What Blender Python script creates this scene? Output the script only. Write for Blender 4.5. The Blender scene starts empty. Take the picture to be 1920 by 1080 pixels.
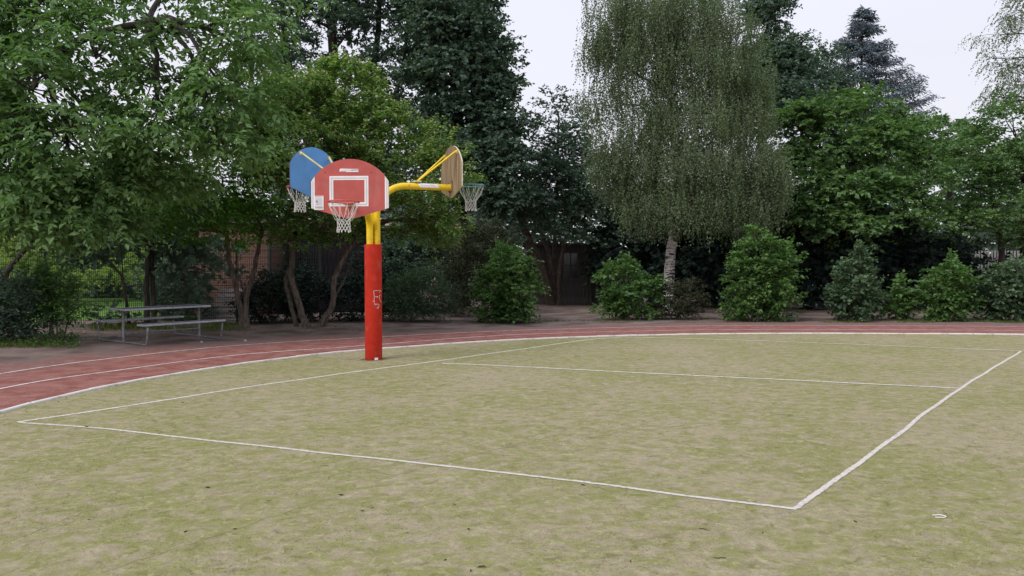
import bpy, math, random
import numpy as np
from mathutils import Vector, Matrix
R = math.radians
C = bpy.context.scene.collection
scene = bpy.context.scene
rng = np.random.default_rng(11)
random.seed(5)

# ------------------------------------------------------------------ camera
F, CH, PIT = 1440.0, 1.67, math.atan(45/1440)
cd = bpy.data.cameras.new('camera'); cam = bpy.data.objects.new('camera', cd); C.objects.link(cam)
cam.location = (0, 0, CH); cam.rotation_euler = (R(90)-PIT, 0, 0)
cd.sensor_width = 36; cd.lens = 27; cd.clip_end = 1500; cd.clip_start = .05
scene.camera = cam

# ------------------------------------------------------------------ sky and sun
SUN_EL, SUN_AZ = R(44), R(-135)          # azimuth measured from +Y (ahead) towards +X (right)
w = bpy.data.worlds.new('World'); scene.world = w; w.use_nodes = True
nt = w.node_tree; N = nt.nodes; L = nt.links
for n in list(N): N.remove(n)
out = N.new('ShaderNodeOutputWorld'); bg = N.new('ShaderNodeBackground'); bg.inputs['Strength'].default_value = .1
sky = N.new('ShaderNodeTexSky'); sky.sky_type = 'NISHITA'; sky.sun_disc = False
sky.sun_elevation = SUN_EL; sky.sun_rotation = SUN_AZ; sky.dust_density = 3; sky.air_density = 1.2
tc = N.new('ShaderNodeTexCoord'); sep = N.new('ShaderNodeSeparateXYZ'); L.new(tc.outputs['Generated'], sep.inputs[0])
mr = N.new('ShaderNodeMapRange'); mr.inputs['From Min'].default_value = 0; mr.inputs['From Max'].default_value = 1
mr.inputs['To Min'].default_value = 0; mr.inputs['To Max'].default_value = 1; L.new(sep.outputs['Z'], mr.inputs['Value'])
cr = N.new('ShaderNodeMix'); cr.data_type = 'RGBA'
cr.inputs['A'].default_value = (8.6, 8.4, 8.95, 1); cr.inputs['B'].default_value = (9.4, 10.2, 12.4, 1)   # cloud layer, brighter overhead
L.new(mr.outputs[0], cr.inputs['Factor'])
nz = N.new('ShaderNodeTexNoise'); nz.inputs['Scale'].default_value = 2.2; nz.inputs['Detail'].default_value = 4
mp = N.new('ShaderNodeMapping'); mp.inputs['Scale'].default_value = (1, 1, 3); L.new(tc.outputs['Generated'], mp.inputs[0]); L.new(mp.outputs[0], nz.inputs[0])
mr2 = N.new('ShaderNodeMapRange'); mr2.inputs['To Min'].default_value = .92; mr2.inputs['To Max'].default_value = 1.08; L.new(nz.outputs[0], mr2.inputs['Value'])
vm = N.new('ShaderNodeVectorMath'); vm.operation = 'SCALE'; L.new(cr.outputs['Result'], vm.inputs[0]); L.new(mr2.outputs[0], vm.inputs['Scale'])
mx = N.new('ShaderNodeMix'); mx.data_type = 'RGBA'; mx.inputs['Factor'].default_value = .9
L.new(sky.outputs[0], mx.inputs['A']); L.new(vm.outputs[0], mx.inputs['B']); L.new(mx.outputs['Result'], bg.inputs['Color']); L.new(bg.outputs[0], out.inputs[0])
sl = bpy.data.lights.new('sun', 'SUN'); so = bpy.data.objects.new('sun', sl); C.objects.link(so)
sl.energy = 2.0; sl.angle = R(30); sl.color = (1, .97, .92)
sd = Vector((math.sin(SUN_AZ)*math.cos(SUN_EL), math.cos(SUN_AZ)*math.cos(SUN_EL), math.sin(SUN_EL)))
so.rotation_euler = sd.to_track_quat('Z', 'Y').to_euler()
scene.view_settings.view_transform = 'Standard'; scene.view_settings.look = 'None'
scene.view_settings.exposure = .1; scene.view_settings.gamma = 1; scene.view_settings.use_curve_mapping = False
scene.render.engine = 'CYCLES'; scene.cycles.max_bounces = 5; scene.cycles.diffuse_bounces = 3; scene.cycles.transmission_bounces = 3
scene.cycles.use_denoising = True

# ------------------------------------------------------------------ helpers
def ray(px, py):
    x = (px-960)/F; z = -(py-540)/F
    return (x, math.cos(PIT)+z*math.sin(PIT), -math.sin(PIT)+z*math.cos(PIT))
def G(px, py):                       # a pixel of the photograph on the ground
    x, y, z = ray(px, py); t = -CH/z; return Vector((x*t, y*t, 0))
def P(px, py, d):                    # a pixel at distance d ahead
    x, y, z = ray(px, py); t = d/y; return Vector((x*t, d, CH+z*t))
def tag(o, label=None, cat=None, group=None, kind=None):
    if label: o['label'] = label
    if cat: o['category'] = cat
    if group: o['group'] = group
    if kind: o['kind'] = kind
    return o
def empty(name, loc=(0, 0, 0), rz=0):
    o = bpy.data.objects.new(name, None); C.objects.link(o); o.location = loc; o.rotation_euler.z = rz; o.empty_display_size = .2
    return o
class MB:
    def __init__(s): s.v = []; s.f = []
    def add(s, vs, fs):
        b = len(s.v); s.v += [tuple(v) for v in vs]; s.f += [tuple(i+b for i in f) for f in fs]
    def box(s, c, d, rz=0, m=None):
        vs = []
        for z in (-.5, .5):
            for x, y in ((-.5, -.5), (.5, -.5), (.5, .5), (-.5, .5)):
                vs.append(Vector((x*d[0], y*d[1], z*d[2])))
        M = m if m is not None else Matrix.Rotation(rz, 3, 'Z')
        s.add([M @ v + Vector(c) for v in vs], [(0, 3, 2, 1), (4, 5, 6, 7), (0, 1, 5, 4), (1, 2, 6, 5), (2, 3, 7, 6), (3, 0, 4, 7)])
    def tube(s, pts, r, n=8, cap=True):
        pts = [Vector(p) for p in pts]; k = len(pts)
        if not hasattr(r, '__len__'): r = [r]*k
        nrm = None; rings = []
        for i, p in enumerate(pts):
            t = (pts[min(i+1, k-1)]-pts[max(i-1, 0)])
            t = t.normalized() if t.length > 1e-9 else Vector((0, 0, 1))
            if nrm is None: nrm = t.orthogonal().normalized()
            nrm = (nrm - t*nrm.dot(t)); nrm = nrm.normalized() if nrm.length > 1e-6 else t.orthogonal().normalized()
            b = t.cross(nrm)
            rings += [p + (nrm*math.cos(a)+b*math.sin(a))*r[i] for a in [2*math.pi*j/n for j in range(n)]]
        fs = [(i*n+j, i*n+(j+1) % n, (i+1)*n+(j+1) % n, (i+1)*n+j) for i in range(k-1) for j in range(n)]
        if cap: fs += [tuple(range(n-1, -1, -1)), tuple((k-1)*n+j for j in range(n))]
        s.add(rings, fs)
    def build(s, name, m, parent=None, smooth=False, bevel=0):
        me = bpy.data.meshes.new(name); me.from_pydata(s.v, [], s.f); me.materials.append(m)
        if smooth: me.polygons.foreach_set('use_smooth', [True]*len(me.polygons)); 
        if smooth: me.set_sharp_from_angle(angle=R(50))
        me.update()
        o = bpy.data.objects.new(name, me); C.objects.link(o); o.parent = parent
        if bevel:
            b = o.modifiers.new('b', 'BEVEL'); b.width = bevel; b.segments = 2; b.limit_method = 'ANGLE'
        return o
def smoothpath(pts, n=8):            # Catmull-Rom
    pts = [Vector(p) for p in pts]; q = [2*pts[0]-pts[1]]+pts+[2*pts[-1]-pts[-2]]; o = []
    for i in range(1, len(q)-2):
        for k in range(n):
            t = k/n; a, b, c, d = q[i-1], q[i], q[i+1], q[i+2]
            o.append(.5*((2*b)+(c-a)*t+(2*a-5*b+4*c-d)*t*t+(3*b-a-3*c+d)*t**3))
    return o+[pts[-1]]

# ---- materials
def mat(name, col, rough=.7, var=0, scale=5, bump=0, bscale=60, metal=0, col2=None, stretch=(1, 1, 1), spec=.5, detail=6, lo=.4, hi=.6):
    m = bpy.data.materials.new(name); m.use_nodes = True; n = m.node_tree.nodes; l = m.node_tree.links
    b = n['Principled BSDF']; b.inputs['Roughness'].default_value = rough; b.inputs['Metallic'].default_value = metal
    b.inputs['Base Color'].default_value = (*col, 1); b.inputs['Specular IOR Level'].default_value = spec
    t = n.new('ShaderNodeTexCoord'); mp = n.new('ShaderNodeMapping'); mp.inputs['Scale'].default_value = stretch; l.new(t.outputs['Object'], mp.inputs[0])
    if var or col2:
        z = n.new('ShaderNodeTexNoise'); z.inputs['Scale'].default_value = scale; z.inputs['Detail'].default_value = detail; l.new(mp.outputs[0], z.inputs[0])
        r = n.new('ShaderNodeMapRange'); r.inputs['From Min'].default_value = lo; r.inputs['From Max'].default_value = hi; l.new(z.outputs[0], r.inputs[0])
        x = n.new('ShaderNodeMix'); x.data_type = 'RGBA'; x.inputs['A'].default_value = (*[c*(1-var) for c in col], 1)
        x.inputs['B'].default_value = (*(col2 if col2 else [min(1, c*(1+var)) for c in col]), 1)
        l.new(r.outputs[0], x.inputs['Factor']); l.new(x.outputs['Result'], b.inputs['Base Color'])
    if bump:
        z = n.new('ShaderNodeTexNoise'); z.inputs['Scale'].default_value = bscale; z.inputs['Detail'].default_value = 8; l.new(mp.outputs[0], z.inputs[0])
        u = n.new('ShaderNodeBump'); u.inputs['Strength'].default_value = bump; u.inputs['Distance'].default_value = .02; l.new(z.outputs[0], u.inputs['Height']); l.new(u.outputs[0], b.inputs['Normal'])
    return m
def leafmat(name, dark, light, trans=.3, rough=.5, hue=None):
    m = bpy.data.materials.new(name); m.use_nodes = True; n = m.node_tree.nodes; l = m.node_tree.links
    b = n['Principled BSDF']; b.inputs['Roughness'].default_value = rough; b.inputs['Specular IOR Level'].default_value = .22
    a = n.new('ShaderNodeAttribute'); a.attribute_name = 'var'
    x = n.new('ShaderNodeMix'); x.data_type = 'RGBA'; x.inputs['A'].default_value = (*dark, 1); x.inputs['B'].default_value = (*light, 1)
    l.new(a.outputs['Fac'], x.inputs['Factor']); l.new(x.outputs['Result'], b.inputs['Base Color'])
    tr = n.new('ShaderNodeBsdfTranslucent')
    y = n.new('ShaderNodeMix'); y.data_type = 'RGBA'; y.blend_type = 'MULTIPLY'; y.inputs['Factor'].default_value = 1; y.inputs['B'].default_value = (1.35, 1.6, .7, 1)
    l.new(x.outputs['Result'], y.inputs['A']); l.new(y.outputs['Result'], tr.inputs['Color'])
    s = n.new('ShaderNodeMixShader'); s.inputs[0].default_value = trans; l.new(b.outputs[0], s.inputs[1]); l.new(tr.outputs[0], s.inputs[2])
    l.new(s.outputs[0], n['Material Output'].inputs[0])
    return m

# turf: sand filled, worn, green fibre showing in drifts
def turf_mat():
    m = bpy.data.materials.new('sanded_turf'); m.use_nodes = True; n = m.node_tree.nodes; l = m.node_tree.links; b = n['Principled BSDF']
    b.inputs['Roughness'].default_value = .95; b.inputs['Specular IOR Level'].default_value = .1
    t = n.new('ShaderNodeTexCoord')
    def noise(sc, det, st=(1, 1, 1), rot=0, dist=0, rough=.55):
        mp = n.new('ShaderNodeMapping'); mp.inputs['Scale'].default_value = st; mp.inputs['Rotation'].default_value = (0, 0, rot); l.new(t.outputs['Object'], mp.inputs[0])
        z = n.new('ShaderNodeTexNoise'); z.inputs['Scale'].default_value = sc; z.inputs['Detail'].default_value = det; z.inputs['Distortion'].default_value = dist
        z.inputs['Roughness'].default_value = rough; l.new(mp.outputs[0], z.inputs[0]); return z.outputs[0]
    def rng_(v, a, c, lo=0, hi=1):
        r = n.new('ShaderNodeMapRange'); r.inputs['From Min'].default_value = a; r.inputs['From Max'].default_value = c
        r.inputs['To Min'].default_value = lo; r.inputs['To Max'].default_value = hi; l.new(v, r.inputs[0]); return r.outputs[0]
    def mathn(op, a, c):
        q = n.new('ShaderNodeMath'); q.operation = op
        for i, v in enumerate((a, c)):
            if isinstance(v, (int, float)): q.inputs[i].default_value = v
            else: l.new(v, q.inputs[i])
        return q.outputs[0]
    def mix(f, A, B):
        x = n.new('ShaderNodeMix'); x.data_type = 'RGBA'
        for k, v in (('Factor', f), ('A', A), ('B', B)):
            if isinstance(v, float): x.inputs[k].default_value = v
            elif isinstance(v, tuple): x.inputs[k].default_value = (*v, 1)
            else: l.new(v, x.inputs[k])
        return x.outputs['Result']
    big = noise(.5, 3, (1, 1, 1), 0, .4); mid = noise(5.2, 8, (1, 1.3, 1), .3, .5, .68); fine = noise(16, 5, (1, 1, 1), 0, .3, .7); grain = noise(130, 3, rough=.8)
    s = mathn('ADD', mathn('MULTIPLY', big, .45), mathn('ADD', mathn('MULTIPLY', mid, 1.05), mathn('MULTIPLY', fine, .40)))
    f = rng_(s, .86, 1.03)
    col = mix(f, (.345, .290, .190), (.245, .238, .094))
    dk = rng_(mathn('ADD', mathn('MULTIPLY', noise(7.5, 7, (1, 1, 1), 1.1, .8, .68), .8), mathn('MULTIPLY', fine, .2)), .54, .64)
    col = mix(mathn('MULTIPLY', dk, .74), col, (.155, .150, .048))
    lt = rng_(noise(11, 7, (1, 1, 1), 2.2, .8, .68), .53, .62)
    col = mix(mathn('MULTIPLY', lt, .45), col, (.43, .39, .24))
    # faint scuff seams running diagonally
    wv = n.new('ShaderNodeTexWave'); wv.wave_type = 'BANDS'; wv.bands_direction = 'X'; wv.inputs['Scale'].default_value = .13; wv.inputs['Distortion'].default_value = .55; wv.inputs['Detail'].default_value = 3; wv.inputs['Detail Scale'].default_value = 1.2
    mpw = n.new('ShaderNodeMapping'); mpw.inputs['Rotation'].default_value = (0, 0, R(62)); l.new(t.outputs['Object'], mpw.inputs[0]); l.new(mpw.outputs[0], wv.inputs[0])
    sm = mathn('MULTIPLY', rng_(wv.outputs['Fac'], .9988, 1.0), rng_(noise(5, 4), .50, .58, 0, .45)); col = mix(sm, col, (.16, .145, .07))
    g = mathn('ADD', rng_(grain, .3, .7, .74, 1.26), rng_(fine, .35, .65, -.16, .16))
    vv = n.new('ShaderNodeVectorMath'); vv.operation = 'SCALE'; l.new(col, vv.inputs[0]); l.new(g, vv.inputs['Scale']); l.new(vv.outputs[0], b.inputs['Base Color'])
    u = n.new('ShaderNodeBump'); u.inputs['Strength'].default_value = .8; u.inputs['Distance'].default_value = .012
    l.new(mathn('ADD', mathn('MULTIPLY', fine, 1.4), mathn('MULTIPLY', grain, .6)), u.inputs['Height']); l.new(u.outputs[0], b.inputs['Normal'])
    return m
M_turf = turf_mat()
M_line = mat('worn_white_line', (.53, .48, .40), .9, scale=26, col2=(.70, .66, .60), lo=.34, hi=.5, bump=.4, bscale=90, var=.12, spec=.1)
M_line2 = mat('faded_white_line', (.44, .385, .325), .9, scale=26, col2=(.60, .55, .50), lo=.34, hi=.5, bump=.4, bscale=90, spec=.1)
M_tline = mat('track_line_paint', (.50, .40, .37), .9, scale=10, col2=(.68, .62, .60), lo=.38, hi=.52, spec=.2)
M_kerb = mat('white_kerb', (.44, .41, .38), .8, scale=8, col2=(.66, .63, .60), lo=.35, hi=.5, bump=.2)
M_dirt = mat('bare_dirt', (.125, .090, .077), .95, scale=1.3, col2=(.245, .186, .162), lo=.38, hi=.62, bump=.9, bscale=14, spec=.1, detail=9)
M_lawn = mat('garden_lawn', (.075, .15, .025), .9, scale=1.1, col2=(.12, .22, .04), bump=.8, bscale=40, spec=.1)
M_red = mat('red_padding', (.47, .028, .014), .9, spec=.2, var=.06, scale=9, bump=.08, bscale=25)
def scuff(m, col, sc, lo, hi, amt, st=(1, 1, 1)):
    n = m.node_tree.nodes; l = m.node_tree.links; b = n['Principled BSDF']; ip = b.inputs['Base Color']; t = n.new('ShaderNodeTexCoord'); mp = n.new('ShaderNodeMapping'); mp.inputs['Scale'].default_value = st; l.new(t.outputs['Object'], mp.inputs[0])
    z = n.new('ShaderNodeTexNoise'); z.inputs['Scale'].default_value = sc; z.inputs['Detail'].default_value = 9; z.inputs['Roughness'].default_value = .65; l.new(mp.outputs[0], z.inputs[0])
    r = n.new('ShaderNodeMapRange'); r.inputs['From Min'].default_value = lo; r.inputs['From Max'].default_value = hi; r.inputs['To Max'].default_value = amt; l.new(z.outputs[0], r.inputs[0])
    x = n.new('ShaderNodeMix'); x.data_type = 'RGBA'; l.new(r.outputs[0], x.inputs['Factor']); x.inputs['B'].default_value = (*col, 1)
    if ip.links: l.new(ip.links[0].from_socket, x.inputs['A'])
    else: x.inputs['A'].default_value = ip.default_value
    l.new(x.outputs['Result'], ip)
scuff(M_red, (.40, .16, .12), 7, .56, .72, .45, (1, 1, .5)); scuff(M_red, (.20, .02, .015), 3, .55, .75, .5)
M_redb = mat('red_board', (.44, .078, .064), .6, var=.06, scale=6)
scuff(M_redb, (.40, .20, .17), 6, .54, .72, .4, (1, 1, .4))
M_blue = mat('blue_board', (.105, .31, .70), .55, var=.06, scale=5)
scuff(M_blue, (.07, .20, .48), 5, .56, .74, .4, (1, 1, .4))
M_edge = mat('board_edge', (.62, .56, .44), .7, var=.15, scale=30)
M_dedge = mat('dark_board_edge', (.05, .05, .09), .7)
M_white = mat('white_marking', (.78, .74, .74), .6, var=.05)
M_grey = mat('grey_stripe', (.56, .52, .56), .6)
M_ink = mat('dark_print', (.13, .12, .14), .7)
M_pinkink = mat('faded_red_print', (.5, .22, .25), .7)
M_yel = mat('yellow_paint', (.82, .56, .012), .38, var=.10, scale=7)
scuff(M_yel, (.42, .26, .04), 9, .57, .72, .6, (1, 1, .3))
M_yel2 = mat('yellow_paint_stained', (.80, .54, .014), .45, scale=11, col2=(.22, .11, .03), lo=.56, hi=.80)
M_cream = mat('faded_yellow_rod', (.68, .60, .25), .5, var=.1)
M_rimr = mat('red_rim', (.50, .09, .07), .5, var=.15, scale=30)
M_rimb = mat('teal_rim', (.12, .27, .32), .5, var=.2, scale=20)
M_net = mat('net_cord', (.66, .64, .60), .9)
M_rust = mat('rusty_steel', (.16, .085, .045), .8, scale=40, col2=(.34, .22, .13))
M_steel = mat('galvanised_steel', (.22, .225, .235), .5, var=.25, scale=14, metal=.5)
M_steelL = mat('pale_metal_rim', (.38, .39, .41), .5, var=.12, scale=12, metal=.3)
M_grid = mat('dark_table_mesh', (.06, .06, .075), .9, scale=150, col2=(.12, .12, .14), lo=.45, hi=.55, spec=.2)
M_fence = mat('dark_green_wire', (.018, .030, .022), .5)
M_pale = mat('pale_render', (.52, .46, .44), .9, var=.1, scale=2)
M_roof = mat('dark_roof', (.10, .08, .08), .9, var=.3)
M_plank = mat('old_dark_planks', (.062, .055, .050), .85, scale=5, col2=(.13, .118, .105), stretch=(6, 6, .6), bump=.4)
M_dpl = mat('shade_black_boards', (.010, .009, .011), .95, spec=.1, scale=5, col2=(.022, .018, .02), stretch=(6, 6, .6))  # near-black board colour carries the deep shade behind the trees
M_conc = mat('grimy_concrete', (.10, .10, .10), .9, scale=2.2, col2=(.19, .185, .175), bump=.5, bscale=20)
M_glass = mat('dusty_glass', (.02, .022, .03), .15)
M_whitew = mat('weathered_white_boards', (.28, .25, .24), .8, scale=6, col2=(.46, .42, .40), stretch=(1, 1, 6), bump=.3)
M_bark = mat('brown_bark', (.060, .045, .036), .9, scale=7, col2=(.150, .115, .092), stretch=(3, 3, .7), bump=.9, bscale=18)
M_barkd = mat('dark_bark', (.030, .025, .022), .9, scale=7, col2=(.07, .058, .05), stretch=(3, 3, .7), bump=.9, bscale=18)
M_stone = mat('pale_stone', (.42, .38, .35), .9, var=.2)
M_dleaf = mat('dead_leaf', (.022, .02, .012), .9, var=.4)
def birch_mat():
    m = bpy.data.materials.new('birch_bark'); m.use_nodes = True; n = m.node_tree.nodes; l = m.node_tree.links; b = n['Principled BSDF']; b.inputs['Roughness'].default_value = .75
    t = n.new('ShaderNodeTexCoord')
    def nz(st, sc, lo, hi, det=5, dist=.4):
        mp = n.new('ShaderNodeMapping'); mp.inputs['Scale'].default_value = st; l.new(t.outputs['Object'], mp.inputs[0])
        z = n.new('ShaderNodeTexNoise'); z.inputs['Scale'].default_value = sc; z.inputs['Detail'].default_value = det; z.inputs['Distortion'].default_value = dist; l.new(mp.outputs[0], z.inputs[0])
        r = n.new('ShaderNodeMapRange'); r.inputs['From Min'].default_value = lo; r.inputs['From Max'].default_value = hi; l.new(z.outputs[0], r.inputs[0]); return r.outputs[0]
    def mix(f, A, B):
        x = n.new('ShaderNodeMix'); x.data_type = 'RGBA'; l.new(f, x.inputs['Factor'])
        for k, v in (('A', A), ('B', B)):
            if isinstance(v, tuple): x.inputs[k].default_value = (*v, 1)
            else: l.new(v, x.inputs[k])
        return x.outputs['Result']
    c = mix(nz((1, 1, 2), 3, .35, .65), (.46, .40, .37), (.62, .57, .56))
    c = mix(nz((1.4, 1.4, 7), 2.2, .53, .57), c, (.035, .03, .03)); c = mix(nz((1, 1, 1), 4.2, .58, .62, 4, 1.2), c, (.05, .042, .04))
    l.new(c, b.inputs['Base Color']); return m
M_birch = birch_mat()
def brick_mat():
    m = bpy.data.materials.new('brickwork'); m.use_nodes = True; n = m.node_tree.nodes; l = m.node_tree.links; b = n['Principled BSDF']; b.inputs['Roughness'].default_value = .9
    t = n.new('ShaderNodeTexCoord'); mp = n.new('ShaderNodeMapping'); mp.inputs['Rotation'].default_value = (R(90), 0, 0); l.new(t.outputs['Object'], mp.inputs[0])
    k = n.new('ShaderNodeTexBrick'); k.inputs['Scale'].default_value = 1; k.inputs['Brick Width'].default_value = .25; k.inputs['Row Height'].default_value = .078; k.inputs['Mortar Size'].default_value = .008
    k.inputs['Color1'].default_value = (.17, .062, .042, 1); k.inputs['Color2'].default_value = (.12, .05, .038, 1); k.inputs['Mortar'].default_value = (.17, .14, .12, 1); l.new(mp.outputs[0], k.inputs[0])
    l.new(k.outputs[0], b.inputs['Base Color']); return m
M_brick = brick_mat()
def wood_mat():
    m = bpy.data.materials.new('weathered_plywood'); m.use_nodes = True; n = m.node_tree.nodes; l = m.node_tree.links; b = n['Principled BSDF']; b.inputs['Roughness'].default_value = .8
    t = n.new('ShaderNodeTexCoord'); mp = n.new('ShaderNodeMapping'); mp.inputs['Scale'].default_value = (14, 14, .9); l.new(t.outputs['Object'], mp.inputs[0])
    z = n.new('ShaderNodeTexNoise'); z.inputs['Scale'].default_value = 1.6; z.inputs['Detail'].default_value = 8; z.inputs['Distortion'].default_value = .5; l.new(mp.outputs[0], z.inputs[0])
    r = n.new('ShaderNodeValToRGB'); e = r.color_ramp.elements; e[0].position = .3; e[0].color = (.10, .065, .033, 1); e[1].position = .74; e[1].color = (.38, .29, .165, 1)
    q = e.new(.5); q.color = (.235, .165, .088, 1); l.new(z.outputs[0], r.inputs[0]); l.new(r.outputs[0], b.inputs['Base Color']); return m
M_wood = wood_mat()

# ------------------------------------------------------------------ foliage engine
def unit(a): return a/np.maximum(np.linalg.norm(a, axis=1, keepdims=True), 1e-9)
def leaf_mesh(name, pos, ax, nr, ln, wd, var, m, parent=None, fold=.18):
    n = len(pos); ax = unit(ax); sd_ = unit(np.cross(nr, ax)); up = np.cross(ax, sd_)
    ln = ln[:, None]; wd = wd[:, None]
    v = np.empty((n, 4, 3), np.float32)
    v[:, 0] = pos; v[:, 2] = pos+ax*ln-up*ln*.12
    mid = pos+ax*ln*.45
    v[:, 1] = mid+sd_*wd*.5+up*wd*fold; v[:, 3] = mid-sd_*wd*.5+up*wd*fold
    idx = (np.arange(n)[:, None]*4+np.array([0, 1, 2, 0, 2, 3])[None]).astype(np.int32).ravel()
    me = bpy.data.meshes.new(name); me.vertices.add(n*4); me.vertices.foreach_set('co', v.ravel())
    me.loops.add(n*6); me.loops.foreach_set('vertex_index', idx); me.polygons.add(n*2)
    me.polygons.foreach_set('loop_start', np.arange(0, n*6, 3, dtype=np.int32)); me.polygons.foreach_set('loop_total', np.full(n*2, 3, np.int32))
    a = me.attributes.new('var', 'FLOAT', 'POINT'); a.data.foreach_set('value', np.repeat(np.clip(var, 0, 1), 4).astype(np.float32))
    me.update(calc_edges=True); me.materials.append(m)
    o = bpy.data.objects.new(name, me); C.objects.link(o); o.parent = parent
    if parent is not None: o.matrix_parent_inverse = Matrix.Translation(-Vector(parent.location))
    global TRI; TRI += n*2
    return o
TRI = 0
def sprays(p, d, var, K, ls, leaf, wid, droop=.25, jit=.5, updir=.9, side=.9):
    """leaves set alternately along short twigs"""
    S = len(p); t = np.tile((np.arange(K)+.5)/K, S); i = np.repeat(np.arange(S), K); n = S*K
    LS = (ls*rng.uniform(.6, 1.3, S))[i]; d = unit(d)[i]
    pos = p[i]+d*(t*LS)[:, None]; pos[:, 2] -= droop*LS*t*t
    s = unit(np.cross(d, np.array([0, 0, 1.])+rng.normal(0, .25, (n, 3))))
    sg = np.where(np.arange(n) % 2, 1., -1.)[:, None]
    ax = d*.7+s*sg*side+rng.normal(0, .35, (n, 3)); ax[:, 2] -= droop
    nr = rng.normal(0, jit, (n, 3)); nr[:, 2] += updir
    l = leaf*rng.uniform(.6, 1.25, n)
    v = var[i]*.65+rng.uniform(0, .35, n)
    pos = pos+rng.normal(0, .02, (n, 3))
    return [pos, ax, nr, l, l*wid*rng.uniform(.8, 1.2, n), v, t]
def crown_sprays(lobes, style):
    P_, D_, V_, CL = [], [], [], []
    for lb in lobes:
        px, py, rx, ry, d = lb[:5]; dens = lb[5] if len(lb) > 5 else 1.; rd = lb[6] if len(lb) > 6 else None
        c = np.array(P(px, py, d)); s = d/F; r = np.array([rx*s, rd if rd else .5*(rx+ry)*s, ry*s])
        rc = style['rc']; area = 4*math.pi*((((r[0]*r[1])**1.6+(r[0]*r[2])**1.6+(r[1]*r[2])**1.6)/3)**(1/1.6))
        nc = max(4, int(area/(rc*rc*math.pi)*style['cover']*dens))
        u = unit(rng.normal(0, 1, (nc, 3)))
        if not style.get('full'): u[:, 2] = np.where(u[:, 2] < -.45, -u[:, 2]*rng.uniform(0, 1, nc), u[:, 2])
        rad = style.get('rmin', .5)+(1-style.get('rmin', .5))*rng.uniform(0, 1, nc)**.6
        rad *= rng.uniform(1-style.get('spread', .12), 1+style.get('spread', .12), nc)
        cc = c+u*rad[:, None]*r
        CL.append((c, cc, r))
        ns = style['ns']; i = np.repeat(np.arange(nc), ns); n = len(i)
        crr = (rc*rng.uniform(.6, 1.35, nc))[i]
        off = unit(rng.normal(0, 1, (n, 3)))*(rng.uniform(0, 1, n)**.5*crr)[:, None]; off[:, 2] *= .6
        pp = cc[i]+off
        dd = unit(u[i]*r)*style.get('out', .8)+unit(off)*.7; dd[:, 2] = dd[:, 2]*.6+style.get('lift', 0)
        P_.append(pp); D_.append(dd); V_.append((rng.beta(2, 2, nc))[i])
    return np.concatenate(P_), np.concatenate(D_), np.concatenate(V_), CL
def branches(mb, start, CL, r0, r1, every=3, seed=0, wob=.12):
    """limbs from the stem to each lobe, then boughs to its clumps"""
    rr = random.Random(seed)
    for (c, cc, r) in CL:
        c = Vector(c); s = start(c) if callable(start) else Vector(start)
        L_ = (c-s).length; pts = [s]
        for k in range(1, 6):
            t = k/6; q = s.lerp(c, t); q.z += .12*L_*math.sin(math.pi*t)*.5
            q += Vector([rr.uniform(-1, 1)*wob*L_*.3 for _ in range(3)]); pts.append(q)
        pts.append(c); pts = smoothpath(pts, 3); n = len(pts)
        mb.tube(pts, [r0*(1-i/n)+r1*(i/n) for i in range(n)], 6)
        for k in range(0, len(cc), every):
            e = Vector(cc[k]); b = pts[rr.randrange(n//2, n)]; m1 = b.lerp(e, .5)+Vector([rr.uniform(-1, 1)*.08*(e-b).length for _ in range(3)])+Vector((0, 0, .06*(e-b).length))
            mb.tube(smoothpath([b, m1, e], 3), [r1*.8*(1-i/7)+.005 for i in range(7)], 4, False)
STY = {
 'chestnut': dict(rc=.42, cover=1.75, ns=9, K=9, ls=.42, leaf=.165, wid=.44, droop=.55, jit=.55, up=.9, out=.8, lift=-.05, rmin=.35),
 'dogwood': dict(rc=0.4, cover=1.5, ns=12, K=9, ls=.26, leaf=0.115, wid=.50, droop=.35, jit=.4, up=1.2, out=.9, lift=.15, rmin=.55),
 'far': dict(rc=.55, cover=1.9, ns=11, K=10, ls=.42, leaf=.15, wid=.66, droop=.25, jit=.6, up=.8, out=.7, lift=.1, rmin=.4),
 'maple': dict(rc=0.58, cover=1.7, ns=13, K=9, ls=.42, leaf=0.17, wid=.78, droop=.25, jit=0.4, up=1.2, out=.9, lift=.05, rmin=0.62),
 'bush': dict(spread=0.22, rc=0.23, cover=1.35, ns=8, K=8, ls=0.26, leaf=0.115, wid=.76, droop=.2, jit=.45, up=.9, out=.9, lift=.25, rmin=.5, full=1),
 'fine': dict(spread=0.12, rc=.18, cover=1.8, ns=7, K=8, ls=.18, leaf=.065, wid=.5, droop=.15, jit=.6, up=.7, out=.8, lift=.4, rmin=.55, full=1),
 'dark': dict(rc=.55, cover=1.4, ns=9, K=8, ls=.45, leaf=.22, wid=.7, droop=.3, jit=.8, up=.6, out=.7, lift=.0, rmin=.35, full=1),
}
def make_crown(name, lobes, style, m, parent, **kw):
    st = dict(STY[style]); st.update(kw)
    p, d, v, CL = crown_sprays(lobes, st)
    # nothing below the ground
    k = p[:, 2] > .08; p, d, v = p[k], d[k], v[k]
    a = sprays(p, d, v, st['K'], st['ls'], st['leaf'], st['wid'], st['droop'], st['jit'], st['up'])
    k = a[0][:, 2] > .03
    o = leaf_mesh(name, *[x[k] for x in a[:6]], m, parent)
    return o, CL, (p, d, v)
def local(o, root): o.matrix_parent_inverse = Matrix.Translation(-Vector(root.location)); return o
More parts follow.
